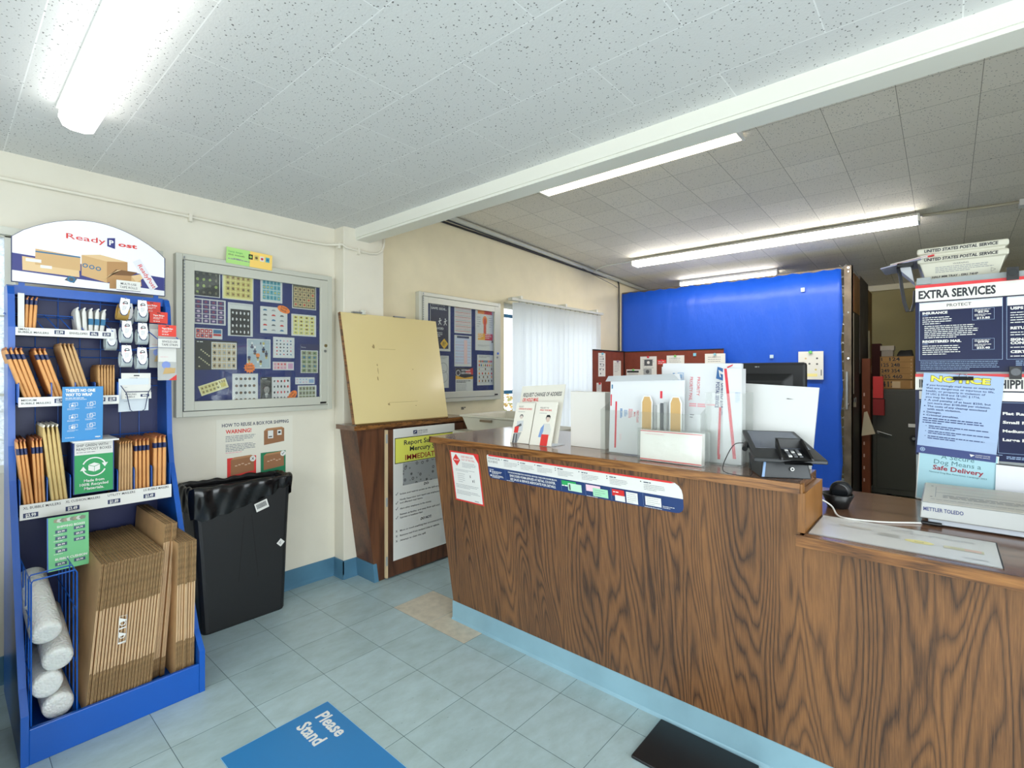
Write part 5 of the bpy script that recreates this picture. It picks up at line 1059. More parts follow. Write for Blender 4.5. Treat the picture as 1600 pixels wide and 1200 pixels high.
wire([T(-.02, .10, .10), T(-.06, .10, .095), T(-.10, .06, .045), T(-.11, .04, .012), T(-.08, .02, .004), T(-.03, .01, .004), T(-.02, .05, .03), T(-.022, .06, .075)], .0016, BLACK, 'terminal_cable', 'thin black cable looping from the card terminal')
# ---- monitor behind
t = empty('monitor', (2.5, .68, .903), 'back of a black computer monitor behind the white panel', 'monitor')
m = MB(); m.box(2.455, .455, 1.19, 2.49, .905, 1.452, BLACKM); m.build('screen_housing', t, bevel=.012)
m = MB(); m.hull_box([(2.455, .50, 1.22), (2.455, .86, 1.22), (2.455, .86, 1.405), (2.455, .50, 1.405)], [(2.43, .54, 1.24), (2.43, .82, 1.24), (2.43, .82, 1.37), (2.43, .54, 1.37)], BLACKM); m.build('rear_bulge', t, bevel=.006)
m = MB(); m.box(2.47, .65, .92, 2.50, .71, 1.2, BLACKM); m.build('stand_neck', t); MB().box(2.40, .56, .903, 2.55, .80, .92, BLACKM).build('stand_foot', t)
s = Sheet(.06, .01, None); s.text('lenovo'[0:0] or 'HI', 0, 0, .001, DGREY) if False else s.lines(0, .006, .03, 1, .01, .005, GREY); s.build('logo', t, mw=FE(2.4545, .66, 1.430))
# ---- scanner in its cradle
t = empty('barcode_scanner', (2.22, .305, .903), 'round black barcode scanner on the ledge beside the counter step', 'scanner')
m = MB(); m.lathe([(.030, 0), (.034, .003), (.038, .02), (.052, .052), (.050, .053), (.036, .022), (.002, .018)], BLACK, 24, (2.205, .305, .903)); m.build('cradle', t, smooth=True)
m = MB(); n_ = 20
loft(m, [[(2.235+dx+0*cos(a), .300+r_*cos(2*pi*i/n_), .903+zc_+r_*1.05*sin(2*pi*i/n_)) for i in range(n_)] for dx, r_, zc_, a in ((-.016, .012, .062, 0), (-.014, .030, .060, 0), (.0, .036, .058, 0), (.03, .034, .056, 0), (.04, .02, .054, 0))], BLACKM); m.build('head', t, smooth=True)
m = MB(); loft(m, [[(2.2185-k_*.0006, .300+(r_)*cos(2*pi*i/n_), .903+.060+r_*sin(2*pi*i/n_)) for i in range(n_)] for k_, r_ in ((0, .026), (1, .023))], M((24, 26, 30), .15)); m.build('window', t)
MB().box(2.235, .29, .91, 2.255, .31, .95, BLACK).build('neck', t)
wire([(2.075, .34, .955), (2.10, .31, .93), (2.063, .285, .908), (2.045, .244, .907), (2.077, .159, .906), (2.143, .061, .907), (2.142, .02, .910)], .003, WHITE, 'white_cable', 'white cable running along the ledge to the scale')
# ---- counter mat
s = Sheet(.435, .255, M((216, 217, 215), .25, var=.05, bscale=10), t=.0015); h_ = .255
s.border(-.003, -.003, .441, .261, .003, BLACK); G1 = M((170, 172, 174), .3)
s.text('HISTORIC YEAR', .09, .215, .016, G1, w=.16); s.text('FRESH STAMPS', .19, .190, .018, G1, w=.20)
s.rect(.06, .150, .085, .022, M((176, 174, 164), .3)); s.rect(.165, .120, .05, .03, M((160, 162, 158), .3)); s.border(.160, .115, .06, .04, .0015, G1); s.circ(.265, .115, .034, M((226, 216, 140), .4), 20, .018); s.ring(.265, .120, .012, .002, DGREY, 200, 340, 10); s.rect(.32, .100, .085, .026, M((200, 196, 160), .3)); s.rect(.365, .103, .035, .02, M((214, 180, 164), .3)); s.text('STAMPS', .36, .028, .014, G1, w=.05)
put(s, 'counter_mat', frame((1.790, .325, .9048), (0, -1, 0), (1, 0, 0)), 'faded white stamp advert mat lying on the ledge', 'mat')
# ---- scale
t = empty('postal_scale', (2.32, -.2, .903), 'grey flat postal scale on the ledge in front of the signs', 'scale')
m = MB(); m.box(2.15, -.47, .908, 2.48, .045, .930, M((206, 214, 224), .35)); m.build('base', t, bevel=.004)
m = MB(); m.hull_box([(2.125, -.50, .929), (2.50, -.50, .929), (2.50, .066, .929), (2.125, .066, .929)], [(2.130, -.50, .983), (2.50, -.50, .983), (2.50, .062, .983), (2.130, .062, .983)], M((158, 160, 158), .35, metal=.35)); m.build('platter', t, bevel=.003)
s = Sheet(.555, .365, M((206, 201, 188), .45), t=.001)
s.lines(.03, .30, .30, 1, .02, .003, PINK); s.rect(.03, .24, .24, .0015, GREY); s.rect(.03, .18, .32, .0025, DGREY); s.rect(.03, .09, .0015, .20, GREY); s.circ(.02, .30, .004, DGREY, 8); s.circ(.02, .09, .004, DGREY, 8); s.lines(.05, .14, .30, 3, .02, .006, INKG, 5); s.rect(.33, .10, .002, .15, DGREY); s.rect(.40, .10, .0015, .15, GREY); s.lines(.02, .05, .5, 1, .02, .004, INKG, 3)
s.build('dimension_card', t, mw=frame((2.131, .058, .9845), (0, -1, 0), (1, 0, 0)))
s = Sheet(.2, .03, None); s.text('METTLER TOLEDO', 0, 0, .0115, M((40, 50, 110), .4), w=.098, bold=.02); s.build('maker_name', t, mw=frame((2.1262, .056, .955), (0, -1, 0), (.09, 0, 1)))
for x, y in ((2.17, .03), (2.17, -.45), (2.46, .03), (2.46, -.45)): MB().cyl((x, y, .903), (x, y, .909), .014, BLACK, 14).build('foot', t)
MB().tube([(2.145, .062, .910), (2.142, .01, .911)], .006, BLACK, 10).build('cable_plug', t)

# ================================================================== STEEL SHELVING WITH SIGNS
t = empty('steel_shelving', (2.77, -.5, 0), 'grey steel shelving behind the ledge carrying the price signs', 'shelving')
SG = M((150, 156, 156), .4, metal=.2)
m = MB(); m.box(2.578, -1.30, .30, 2.590, .090, 1.777, SG)
for q in range(6): m.cyl((2.577, -.157, .99+q*.012 if q < 1 else 1.0+q*.022), (2.579, -.157, .99+q*.012 if q < 1 else 1.0+q*.022), .003, BLACK, 8)
m.build('side_panel', t); MB().box(2.590, -1.30, 1.758, 3.0, .090, 1.776, SG).build('shelf', t); MB().box(2.590, -1.30, .6, 3.0, .090, .62, SG).build('shelf', t)
for x, y in ((2.60, .06), (2.98, .06), (2.60, -1.28), (2.98, -1.28)): MB().box(x-.018, y-.02, 0, x+.018, y+.02, 1.758, SG).build('leg', t)
MB().box(2.570, .045, 1.758, 2.578, .088, 1.784, SG).build('corner_plate', t)
NB = M((12, 24, 66), .3, name='navy_sign_face', spec=.2); SW = M((228, 226, 218), .35); RS = M((220, 38, 44), .35)
def pricebox(s, x, y, w, h, a, b_):
    s.border(x, y, w, h, .0008, LBLU); s.lines(x+.006, y+h-.004, w-.012, 2, .005, .002, WHITE, 3); s.text(a, x+w/2, y+h*.62, .007, WHITE, w=w*.5, al='c', bold=.04); s.lines(x+.006, y+h*.5, w-.012, 2, .005, .002, WHITE, 5); s.text(b_, x+w/2, y+.004, .007, WHITE, w=w*.6, al='c', bold=.04)
s = Sheet(.78, .345, NB, t=.006); w, h = s.w, s.h
s.rect(0, h-.012, w, .012, RS); s.rect(0, h-.066, w, .054, SW); s.rect(0, h-.068, w, .002, BLACK)
s.text('EXTRA SERVICES', .010, h-.054, .030, INK, w=.222, bold=.035)
x1 = .254
s.rect(.012, h-.103, x1-.016, .032, SW); s.text('PROTECT', .13, h-.092, .011, INK, w=.07, al='c', bold=.01); s.rect(x1+.008, h-.103, .25, .032, SW); s.text('VERIFY', x1+.13, h-.092, .011, INK, w=.06, al='c', bold=.01)
s.border(.012, .045, x1-.016, h-.118, .0012, LBLU); s.border(x1+.006, .045, .25, h-.118, .0012, LBLU); s.border(x1+.27, .045, .24, h-.118, .0012, LBLU); s.rect(x1+.27, h-.103, .24, .032, SW)
s.text('INSURANCE', .022, h-.118, .009, WHITE, w=.075, bold=.05); s.lines(.022, h-.122, .03, 1, .01, .002, LBLU); s.lines(.022, h-.130, .09, 4, .008, .003, WHITE, 4); s.lines(.028, h-.164, .16, 7, .0075, .003, WHITE, 7)
pricebox(s, .168, h-.150, .060, .044, '$2.70', '$13.85')
s.text('REGISTERED MAIL', .022, h-.230, .009, WHITE, w=.115, bold=.05); s.lines(.022, h-.234, .03, 1, .01, .002, LBLU); s.lines(.022, h-.242, .12, 5, .008, .003, WHITE, 8); pricebox(s, .168, h-.262, .060, .042, '$19.70', '$23.40')
s.lines(.016, .040, .24, 5, .007, .002, LBLU, 9); s.lines(x1+.03, .040, .22, 3, .007, .003, LBLU, 9)
y = h-.118
for tx, ww, k in (('USPS TRACKING', .115, 5), ('RETURN RECEIPT', .12, 2), ('SIGNATURE', .08, 0), ('CONFIRMATION', .112, 1), ('CERTIFIED MAIL', .115, 1)):
    s.text(tx, x1+.016, y, .009, WHITE, w=ww, bold=.05); 
    if k: s.lines(x1+.016, y-.010, .16, k, .009, .003, WHITE, k); y -= .010*k+.022
    else: y -= .0125
put(s, 'price_sign', FE(2.570, .0925, 1.410), 'navy and white extra services price sign with a red top edge', 'sign', 'price signs on the steel shelving')
s = Sheet(.78, .322, NB, t=.006); h = s.h
s.rect(0, h-.012, w, .012, RS); s.rect(0, h-.063, w, .051, SW); s.rect(0, h-.065, w, .002, BLACK); s.text('INTERNATIONAL', .012, h-.053, .030, INK, w=.198, bold=.035); s.text('SHIPPING', .2275, h-.053, .030, INK, w=.118, bold=.035)
s.rect(.012, h-.100, .215, .032, SW); s.rect(.235, h-.100, .25, .032, SW); s.border(.012, .03, .218, h-.135, .0012, LBLU); s.border(.238, .03, .25, h-.135, .0012, LBLU)
for i, tx in enumerate(('Flat Rate', 'Small Flat', 'Medium Flat', 'Large Flat')): s.text(tx, .250, h-.150-i*.032, .0095, WHITE, w=.008*len(tx), bold=.04)
s.border(.19, h-.168, .030, .022, .0008, LBLU); s.lines(.195, h-.15, .02, 2, .008, .004, WHITE); s.lines(.19, h-.125, .03, 2, .008, .004, WHITE); s.lines(.018, .024, .26, 2, .006, .002, LBLU, 3); s.lines(.26, .020, .3, 2, .006, .003, LBLU, 3)
put(s, 'price_sign', FE(2.570, .0925, 1.080), 'navy shipping price sign partly covered by the blue notice', 'sign', 'price signs on the steel shelving')
NBL = M((160, 184, 218), .4)
s = Sheet(.228, .318, NBL, t=.001); w, h = s.w, s.h
YO = M((232, 228, 70), .5); s.text('NOTICE', .022, h-.032, .022, M((120, 110, 40), .5), w=.172, bold=.07); s.text('NOTICE', .024, h-.031, .020, YO, w=.168, bold=.03)
y = h-.050
for tx in ('If you knowingly mail items or materials', 'that are dangerous or injurious to life,', 'health, or property in violation of', '39 USC \u00a7 3018 and 18 USC \u00a7 1716,', 'you may be liable for:'):
    s.text(tx, .012, y, .0068, INKB, w=.0047*len(tx)+.006, bold=.015); y -= .0118
for tx, b_ in (('A civil penalty of at least $250, but', 1), ('not more than $100,000 per violation.', 0), ('The costs of any cleanup associated', 1), ('with each violation.', 0), ('Damages.', 1), ('Criminal penalties.', 1)):
    if b_: s.circ(.012, y+.003, .0022, INKB, 8)
    s.text(tx, .020, y, .0068, INKB, w=.0047*len(tx)+.006, bold=.015); y -= .0118
s.lines(.010, y+.004, .19, 3, .0085, .0035, INKB, 3, .3); y -= .028
for k in range(3): s.circ(.022, y, .0015, INKB, 6); s.lines(.030, y+.002, .18, 2, .0075, .0032, INKB, 5+k, .45); y -= .020
s.rect(0, 0, w, .030, M((40, 58, 120), .4)); s.circ(.018, .016, .008, LBLU); s.ring(.018, .016, .005, .0015, NAVY); s.poly([(.155, .020), (.170, .018), (.160, .010)], WHITE); s.text('UNITED STATES', .172, .017, .004, WHITE, w=.04); s.text('POSTAL SERVICE', .172, .010, .004, WHITE, w=.04)
put(s, 'warning_notice', frame((2.560, .089, 1.090), (0, -1, -.09), (.0, -.055, 1)), 'light blue notice with yellow heading clipped over the lower sign', 'notice')
s = Sheet(.228, .205, M((166, 208, 220), .4), t=.001); w, h = s.w, s.h; s.border(0, 0, w, h, .003, PAPER)
TT = M((60, 110, 120), .5); s.text('A Secure', .115, h-.035, .017, TT, w=.095, al='c'); s.text('Dog Means a', .115, h-.057, .017, TT, w=.135, al='c'); s.text('Safe Delivery', .118, h-.080, .017, M((150, 30, 50), .5), w=.145, al='c', bold=.025); s.text('National Dog Bite Awareness Campaign 2023', .118, h-.093, .006, TT, w=.165, al='c')
put(s, 'dog_notice', frame((2.563, .0925, .907), (0, -1, -.07), (.0, -.055, 1)), 'pale turquoise secure dog safe delivery sheet behind the scale', 'notice')
s = Sheet(.30, .10, M((226, 228, 234), .5), t=.002); s.rect(0, .096, .3, .004, BLACK); put(s, 'paper_sheet', frame((2.558, -.137, .972), (0, -1, -.06), (0, 0, 1)), 'plain white paper standing behind the scale at the right', 'paper')
def clip(y, z, lbl):
    t = empty('magnet_clip', (2.56, y, z), lbl, 'clip', 'round magnet clips on the signs'); MB().box(2.556, y-.016, z-.024, 2.5635, y+.016, z+.022, BLACK).build('base', t)
    MB().cyl((2.555, y, z+.002), (2.549, y, z+.002), .0135, M((60, 62, 64), .12, metal=.6), 16).build('cap', t)
clip(-.183, 1.768, 'round magnet clip on the top edge of the extra services sign'); clip(-.19, 1.407, 'round magnet clip between the two navy signs')
t = empty('binder_clip', (2.555, -.049, 1.39), 'black binder clip holding the blue notice', 'clip'); MB().prism([(2.545, 1.378), (2.565, 1.378), (2.558, 1.392), (2.552, 1.392)], 1, -.078, -.020, BLACK).build('body', t)
MB().tube([(2.552, -.062, 1.389), (2.548, -.058, 1.403), (2.547, -.049, 1.400), (2.548, -.040, 1.403), (2.552, -.036, 1.389)], .0014, CHROME, 6).build('wire_handle', t)
# trays on top
def tray(x0, z0, lbl, full):
    t = empty('mail_tray', (x0+.2, -.045, z0), lbl, 'mail tray', 'stacked white mail trays'); PL = M((208, 205, 188), .35)
    ya, yb = .062, -.150; m = MB()
    def ring(z, o): return [(x0-o, ya+o, z), (x0-o, yb-o, z), (x0+.42+o, yb-o, z), (x0+.42+o, ya+o, z)]
    loft(m, [ring(z0, 0), ring(z0+.066, .018), ring(z0+.069, .026), ring(z0+.088, .026), ring(z0+.092, .020), ring(z0+.088, .014), ring(z0+.005, -.006)], PL, True, True); m.build('shell', t, bevel=.006)
    v = Vector((-.25, 0, 1)).normalized(); s = Sheet(.25, .11, None); 
    if full:
        s.text('WARNING', .105, .054, .006, DGREY, w=.045, al='c'); s.lines(.03, .049, .17, 4, .0065, .0025, INKG, 3); s.text('HALF MM TRAY - EIRS 74HP', .02, .007, .008, INK, w=.135, bold=.02); s.ring(.195, .020, .009, .0015, INK, 0, 360, 3)
    s.build('print', t, mw=frame((x0-.0012, .062, z0), (0, -1, .0), (-.25, 0, 1)))
    s = Sheet(.25, .02, None); s.text('UNITED STATES POSTAL SERVICE', .0, .0, .011, INK, w=.212, bold=.03, shear=.1); s.build('rim_print', t, mw=FE(x0-.0272, .066, z0+.073)); return t
tray(2.615, 1.7775, 'lower white postal tray on the shelving, half covered by the upper', True)
tray(2.615, 1.7775+.035, 'upper white postal tray nested in the lower one', False)
t = MB()
for i, (dy, dz, c_) in enumerate(((.0, .0, M((156, 156, 180), .6)), (-.02, .006, PAPER), (-.04, .012, RS), (-.03, .017, PAPER))):
    MB().hull_box([(2.56+i*.01, .205+dy, 1.835+dz), (2.56+i*.01, .075+dy, 1.858+dz), (2.80, .075+dy, 1.862+dz), (2.80, .205+dy, 1.845+dz)], [(2.56+i*.01, .205+dy, 1.839+dz), (2.56+i*.01, .075+dy, 1.862+dz), (2.80, .075+dy, 1.866+dz), (2.80, .205+dy, 1.849+dz)], c_).build('mail_piece', label='flat mail piece jutting left of the postal trays, %s of four' % ORD[i].replace('leftmost', 'lowest'), cat='mail', group='mail pieces left of the trays')
MB().hull_box([(2.60, .118, 1.80), (2.60, .098, 1.775), (2.75, .098, 1.775), (2.75, .118, 1.80)], [(2.60, .150, 1.835), (2.60, .110, 1.848), (2.75, .110, 1.848), (2.75, .150, 1.835)], M((190, 192, 196), .4)).build('small_box', label='small grey white box wedged left of the postal trays', cat='box')
m = MB(); P = [(2.60, .150, 1.842), (2.59, .142, 1.80), (2.585, .136, 1.745), (2.585, .128, 1.69), (2.585, .118, 1.655), (2.585, .106, 1.655), (2.59, .097, 1.69), (2.60, .095, 1.74)]
for a, b_ in zip(P, P[1:]):
    a, b_ = Vector(a), Vector(b_); m.hull_box([a+Vector((-.004, -.007, 0)), a+Vector((.014, -.004, 0)), a+Vector((.014, .006, 0)), a+Vector((-.004, .003, 0))], [b_+Vector((-.004, -.007, 0)), b_+Vector((.014, -.004, 0)), b_+Vector((.014, .006, 0)), b_+Vector((-.004, .003, 0))], BLACKM)
m.build('black_strap', label='black webbing strap loop hanging left of the signs', cat='strap')
MB().box(2.56, .10, 1.838, 2.62, .150, 1.850, BLACKM).build('strap_wad', label='black strap end tucked under the mail pieces', cat='strap')

# ================================================================== WINDOW BLIND, TUB, PARTITION
t = empty('vertical_blind', (4.4, 3.13, 2.1), 'white vertical blind over the rear window', 'blind')
VB = bpy.data.materials.new('blind_vane'); VB.use_nodes = True; nt = VB.node_tree; nt.nodes.clear(); o_ = N(nt, 'ShaderNodeOutputMaterial'); d_ = N(nt, 'ShaderNodeBsdfDiffuse'); tl = N(nt, 'ShaderNodeBsdfTranslucent'); mx = N(nt, 'ShaderNodeMixShader'); mx.inputs[0].default_value = .8
tcn = N(nt, 'ShaderNodeTexCoord'); nn_ = N(nt, 'ShaderNodeTexNoise'); nn_.inputs['Scale'].default_value = 300; rr_ = N(nt, 'ShaderNodeValToRGB'); rr_.color_ramp.elements[0].color = (.90, .92, .95, 1); rr_.color_ramp.elements[1].color = (.94, .96, .98, 1)
nt.links.new(tcn.outputs['Object'], nn_.inputs['Vector']); nt.links.new(nn_.outputs['Fac'], rr_.inputs['Fac'])
for q in (d_, tl): nt.links.new(rr_.outputs[0], q.inputs[0])
nt.links.new(d_.outputs[0], mx.inputs[1]); nt.links.new(tl.outputs[0], mx.inputs[2]); nt.links.new(mx.outputs[0], o_.inputs[0])
m = MB(); m.box(3.57, 3.10, 2.10, 5.24, 3.15, 2.125, M((196, 196, 186), .4)); m.build('head_rail', t)
for x in (3.70, 4.45, 5.08): MB().box(x-.012, 3.09, 2.12, x+.012, 3.22, 2.15, TRIMW).build('bracket', t)
R = random.Random(2); x = 3.70; i = 0
while x < 5.17:
    a = radians(12+R.uniform(-9, 9)) if i else radians(38); hw_ = .055 if i else .065; n_ = 6; m = MB(); pts = []
    for k in range(n_+1):
        q = -1+2*k/n_; lx, ly = q*hw_, .008*(1-q*q); pts.append((x+lx*cos(a)-ly*sin(a), 3.125-lx*sin(a)-ly*cos(a)))
    for k in range(n_):
        (xa, ya), (xb, yb) = pts[k], pts[k+1]; m.hull_box([(xa, ya, .63), (xb, yb, .63), (xb, yb+.0012, .63), (xa, ya+.0012, .63)], [(xa, ya, 2.09), (xb, yb, 2.09), (xb, yb+.0012, 2.09), (xa, ya+.0012, 2.09)], VB)
    m.cyl((x, 3.125, 2.085), (x, 3.125, 2.102), .004, M((120, 120, 116), .4), 6)
    m.build('vane', t); x += .094 if i else .125; i += 1
t = empty('side_table', (2.95, 2.5, 0), 'low pale table behind the counter end under the mail tub', 'table')
MB().box(2.56, 2.20, .945, 3.35, 2.82, .972, M((190, 186, 170), .4)).build('table_top', t)
for x, y in ((2.59, 2.23), (3.32, 2.23), (2.59, 2.79), (3.32, 2.79)): MB().box(x-.02, y-.02, 0, x+.02, y+.02, .945, SG).build('leg', t)
t = empty('mail_tub', (2.85, 2.5, .972), 'grey white corrugated plastic mail tub beyond the counter end', 'tub')
m = MB(); PLT = M((206, 202, 186), .45, var=.15, bscale=14)
def rg(o, z): return [(2.64-o, 2.26-o, z), (3.08+o, 2.26-o, z), (3.08+o, 2.74+o, z), (2.64-o, 2.74+o, z)]
loft(m, [rg(0, .973), rg(.03, 1.075), rg(.045, 1.078), rg(.045, 1.092), rg(.028, 1.092), rg(.022, 1.08), rg(-.006, .980)], PLT); m.build('shell', t, bevel=.004)
m = MB(); m.box(2.585, 2.45, 1.05, 2.60, 2.56, 1.066, M((120, 104, 84), .5)); m.build('hand_slot', t)
s = Sheet(.08, .03, None); s.lines(0, .03, .06, 2, .012, .008, INK, 3); s.build('wall_sticker', mw=FN(3.02, 3.218, 1.075), label='small black lettering sticker on the wall above the tub', cat='sticker')
CK = M((118, 52, 36), .85, var=.12, bscale=90, bump=.2); 
t = empty('pin_partition', (5.6, 3.0, 0), 'low red-brown pin board partition in the rear corner', 'partition')
MB().box(5.02, 3.10, .3, 5.745, 3.118, 1.672, CK).build('left_panel', t); MB().box(5.745, 1.872, .3, 5.763, 3.12, 1.668, CK).build('right_panel', t)
m = MB(); m.box(5.735, 3.09, 0, 5.747, 3.10, 1.68, BLACK); m.build('corner_post', t); MB().box(5.02, 3.095, 1.672, 5.745, 3.12, 1.684, BLACKM).build('top_trim', t); MB().box(5.742, 1.872, 1.668, 5.766, 3.12, 1.68, BLACKM).build('top_trim', t)
MB().box(5.02, 3.10, 0, 5.04, 3.118, .3, BLACK).build('foot', t); MB().box(5.745, 1.872, 0, 5.763, 1.892, .3, BLACK).build('foot', t)
GPP = 'papers pinned to the red-brown partition'
def pinned(mw, w, h, lbl, pincol, seed, extra=None):
    s = Sheet(w, h, PAPER, t=.001); s.lines(w*.15, h*.85, w*.7, 6, h*.1, h*.025, INKG, seed)
    if extra: extra(s, w, h)
    o = put(s, 'pinned_paper', mw, lbl, 'paper', GPP); MB().cyl((w/2, h-.008, .001), (w/2, h-.008, .018), .013, pincol, 10).build('push_pin', None).parent = o
PG, PR, PB = M((120, 200, 110), .4), M((200, 40, 60), .4), M((130, 190, 210), .4)
pinned(FN(5.12, 3.0985, 1.365), .16, .28, 'narrow paper left on the partition, with small drawings', PB, 1, lambda s, w, h: [s.circ(w*a, h*b_, .012, DGREY, 7) for a, b_ in ((.7, .75), (.3, .52), (.75, .5), (.25, .3), (.7, .3), (.3, .12))])
pinned(FN(5.47, 3.0985, 1.355), .19, .205, 'second paper from the left on the partition, near its corner', M((150, 130, 150), .4), 2)
pinned(FN(5.08, 3.0985, 1.16), .11, .13, 'lowest paper at the left of the partition', PR, 3)
pinned(FE(5.7435, 3.066, 1.308), .20, .144, 'paper with a black header right of the partition corner', PG, 4, lambda s, w, h: s.rect(.01, h*.72, w*.8, h*.16, INK))
pinned(FE(5.7405, 2.873, 1.36), .215, .25, 'paper with two dark pictures on the partition', PR, 5, lambda s, w, h: (s.rect(w*.25, h*.55, w*.5, h*.3, DGREY), s.circ(w*.5, h*.7, .02, WHITE, 7), s.rect(w*.2, h*.1, w*.5, h*.3, GREY), s.circ(w*.45, h*.25, .025, DGREY, 7)))
pinned(FE(5.7435, 2.647, 1.51), .105, .055, 'small orange red label on the partition', PR, 6, lambda s, w, h: (s.rect(0, 0, w, h, REDP), s.lines(.01, h*.7, w*.8, 2, .02, .008, PAPER)))
pinned(FE(5.7435, 2.531, 1.40), .215, .215, 'white paper under a green pin on the partition', PG, 7)
pinned(FE(5.7435, 2.076, 1.38), .225, .245, 'rightmost paper on the partition, under a blue pin', PB, 8)
MB().box(5.735, 2.175, 1.602, 5.7455, 2.208, 1.636, PB).build('sticky_tab', label='pale blue tab stuck alone on the partition', cat='sticker')

# ================================================================== BLUE SHEET AND SECURE CAGE
t = empty('cage_screen', (5.86, 1.9, 0), 'bright blue sheeting stretched over the rear cage wall', 'screen')
BS = M((16, 80, 196), .45, name='blue_sheeting'); nt = BS.node_tree; bq = nt.nodes['Principled BSDF']; tc = N(nt, 'ShaderNodeTexCoord'); mp = N(nt, 'ShaderNodeMapping'); mp.inputs['Scale'].default_value = (1, 3.2, 1.1); n = N(nt, 'ShaderNodeTexNoise'); n.inputs['Scale'].default_value = 1.6; n.inputs['Detail'].default_value = 5; n.inputs['Roughness'].default_value = .45
nt.links.new(tc.outputs['Object'], mp.inputs[0]); nt.links.new(mp.outputs[0], n.inputs['Vector']); bp = N(nt, 'ShaderNodeBump'); bp.inputs['Strength'].default_value = .5; bp.inputs['Distance'].default_value = .05; nt.links.new(n.outputs['Fac'], bp.inputs['Height']); nt.links.new(bp.outputs[0], bq.inputs['Normal'])
m = MB(); R = random.Random(6); ny, nz = 60, 10; vs = []
for j in range(nz+1):
    for i in range(ny+1):
        y = .775+(3.19-.775)*i/ny; z = .05+2.385*j/nz; x = 5.853+.006*sin(y*7+z)+(.012*math.exp(-((y-2.52-.03*z)/.02)**2))*-1
        if j == nz: z += .006*sin(i*1.9)+.004*sin(i*.7)
        if i == 0: y += .010*sin(j*2.1)
        vs.append((x, y, z))
k = len(vs); fs = [(j*(ny+1)+i, j*(ny+1)+i+1, (j+1)*(ny+1)+i+1, (j+1)*(ny+1)+i) for j in range(nz) for i in range(ny)]
m.add(vs, [f_[::-1] for f_ in fs], BS); o = m.build('blue_sheet', t, smooth=True); sd = o.modifiers.new('thick', 'SOLIDIFY'); sd.thickness = .0015
RU = M((110, 98, 84), .5, metal=.4, var=.4, bscale=40, name='rusty_angle_iron')
MB().box(5.875, .70, 2.432, 5.90, 3.20, 2.455, RU).build('top_rail', t)
m = MB(); m.box(5.862, .690, 0, 5.872, .758, 2.462, RU); m.box(5.862, .690, 0, 5.91, .698, 2.462, RU); m.build('corner_post', t)
m = MB()
for i in range(26): z = .1+i*.093; m.tube([(5.868, .74, z), (5.868, .80, z+.05)], .003, STEEL, 5, False); m.tube([(5.868, .80, z), (5.868, .74, z+.05)], .003, STEEL, 5, False)
m.build('mesh', t)
for i, z in enumerate((2.44, 2.40, 2.0, 1.55, 1.1)): MB().cyl((5.860, .722, z), (5.852, .722, z), .009, CHROME, 8).build('bolt', t)
m = MB(); m.box(5.85, .726, 1.05, 5.861, .742, 1.42, STEEL); m.build('hasp_bar', t)
m = MB(); m.box(5.915, .665, 1.07, 5.935, .688, 1.12, M((120, 110, 90), .4, metal=.5)); m.tube([(5.92, .68, 1.12), (5.92, .68, 1.155), (5.93, .67, 1.165), (5.932, .668, 1.12)], .003, STEEL, 6); m.build('padlock', t)
OW = wood('orange_pine_board', (6, 6, .8), dark=(92, 54, 20), mid=(128, 80, 34), light=(150, 100, 48), rings=6, streak=(60, 60, 5), rough=.5)
t = empty('secure_cage', (6.8, .69, 0), 'dark side of the secure cage running back from the blue sheet', 'cage')
m = MB(); m.box(5.875, .69, 0, 5.92, .715, 2.42, OW); m.build('timber_edge', t)
m = MB(); m.box(5.98, .69, 2.02, 6.42, .71, 2.40, OW); m.build('board', t)
m = MB(); m.box(5.93, .695, 0, 6.42, .72, 2.02, M((22, 20, 20), .6)); m.build('dark_opening', t)  # near-black sheet filling the open doorway, its shade put into the colour
MB().box(5.935, .688, 1.2, 5.975, .695, 2.0, M((150, 146, 134), .5)).build('pale_strip', t)
MT = M((74, 66, 62), .8, var=.5, bscale=22); m = MB(); m.box(6.42, .688, 1.4, 7.15, .712, 2.44, MT); m.build('mottled_sheet', t)
MB().box(7.15, .688, 1.5, 7.55, .712, 2.38, M((120, 92, 50), .8, var=.4, bscale=26)).build('tan_sheet', t)
MB().box(6.42, .700, 0, 7.9, .712, 1.4, M((26, 24, 22), .7)).build('lower_panel', t)
m = MB(); m.tube([(7.15, .684, 1.9), (7.16, .682, 1.5), (7.14, .68, 1.42)], .012, M((170, 160, 130), .6), 8, True, .03); m.build('cord', t)
s = Sheet(.223, .286, PAPER, t=.001); [s.circ(.223*a, .286*b_, .010, c_, 7) for a, b_, c_ in ((.3, .75, TAN), (.75, .75, DGREY), (.3, .55, DGREY), (.45, .56, DGREY), (.75, .55, DGREY), (.7, .35, MUST))]; s.rect(.05, .03, .12, .03, PALEY); s.rect(.20, .04, .008, .06, DGREY)
o = put(s, 'pinned_paper', FE(5.833, 1.151, 1.340), 'white paper under a green pin on the blue sheeting', 'paper'); MB().cyl((.11, .278, .001), (.11, .278, .018), .016, PG, 10).build('push_pin', None).parent = o
MB().box(5.828, 1.093, 2.241, 5.838, 1.127, 2.282, M((190, 214, 230), .4)).build('sticky_tab', label='pale tab high on the blue sheeting near its right edge', cat='sticker'); MB().box(5.828, 1.385, 1.565, 5.838, 1.42, 1.60, M((190, 214, 230), .4)).build('sticky_tab', label='pale tab on the blue sheeting above the monitor', cat='sticker')
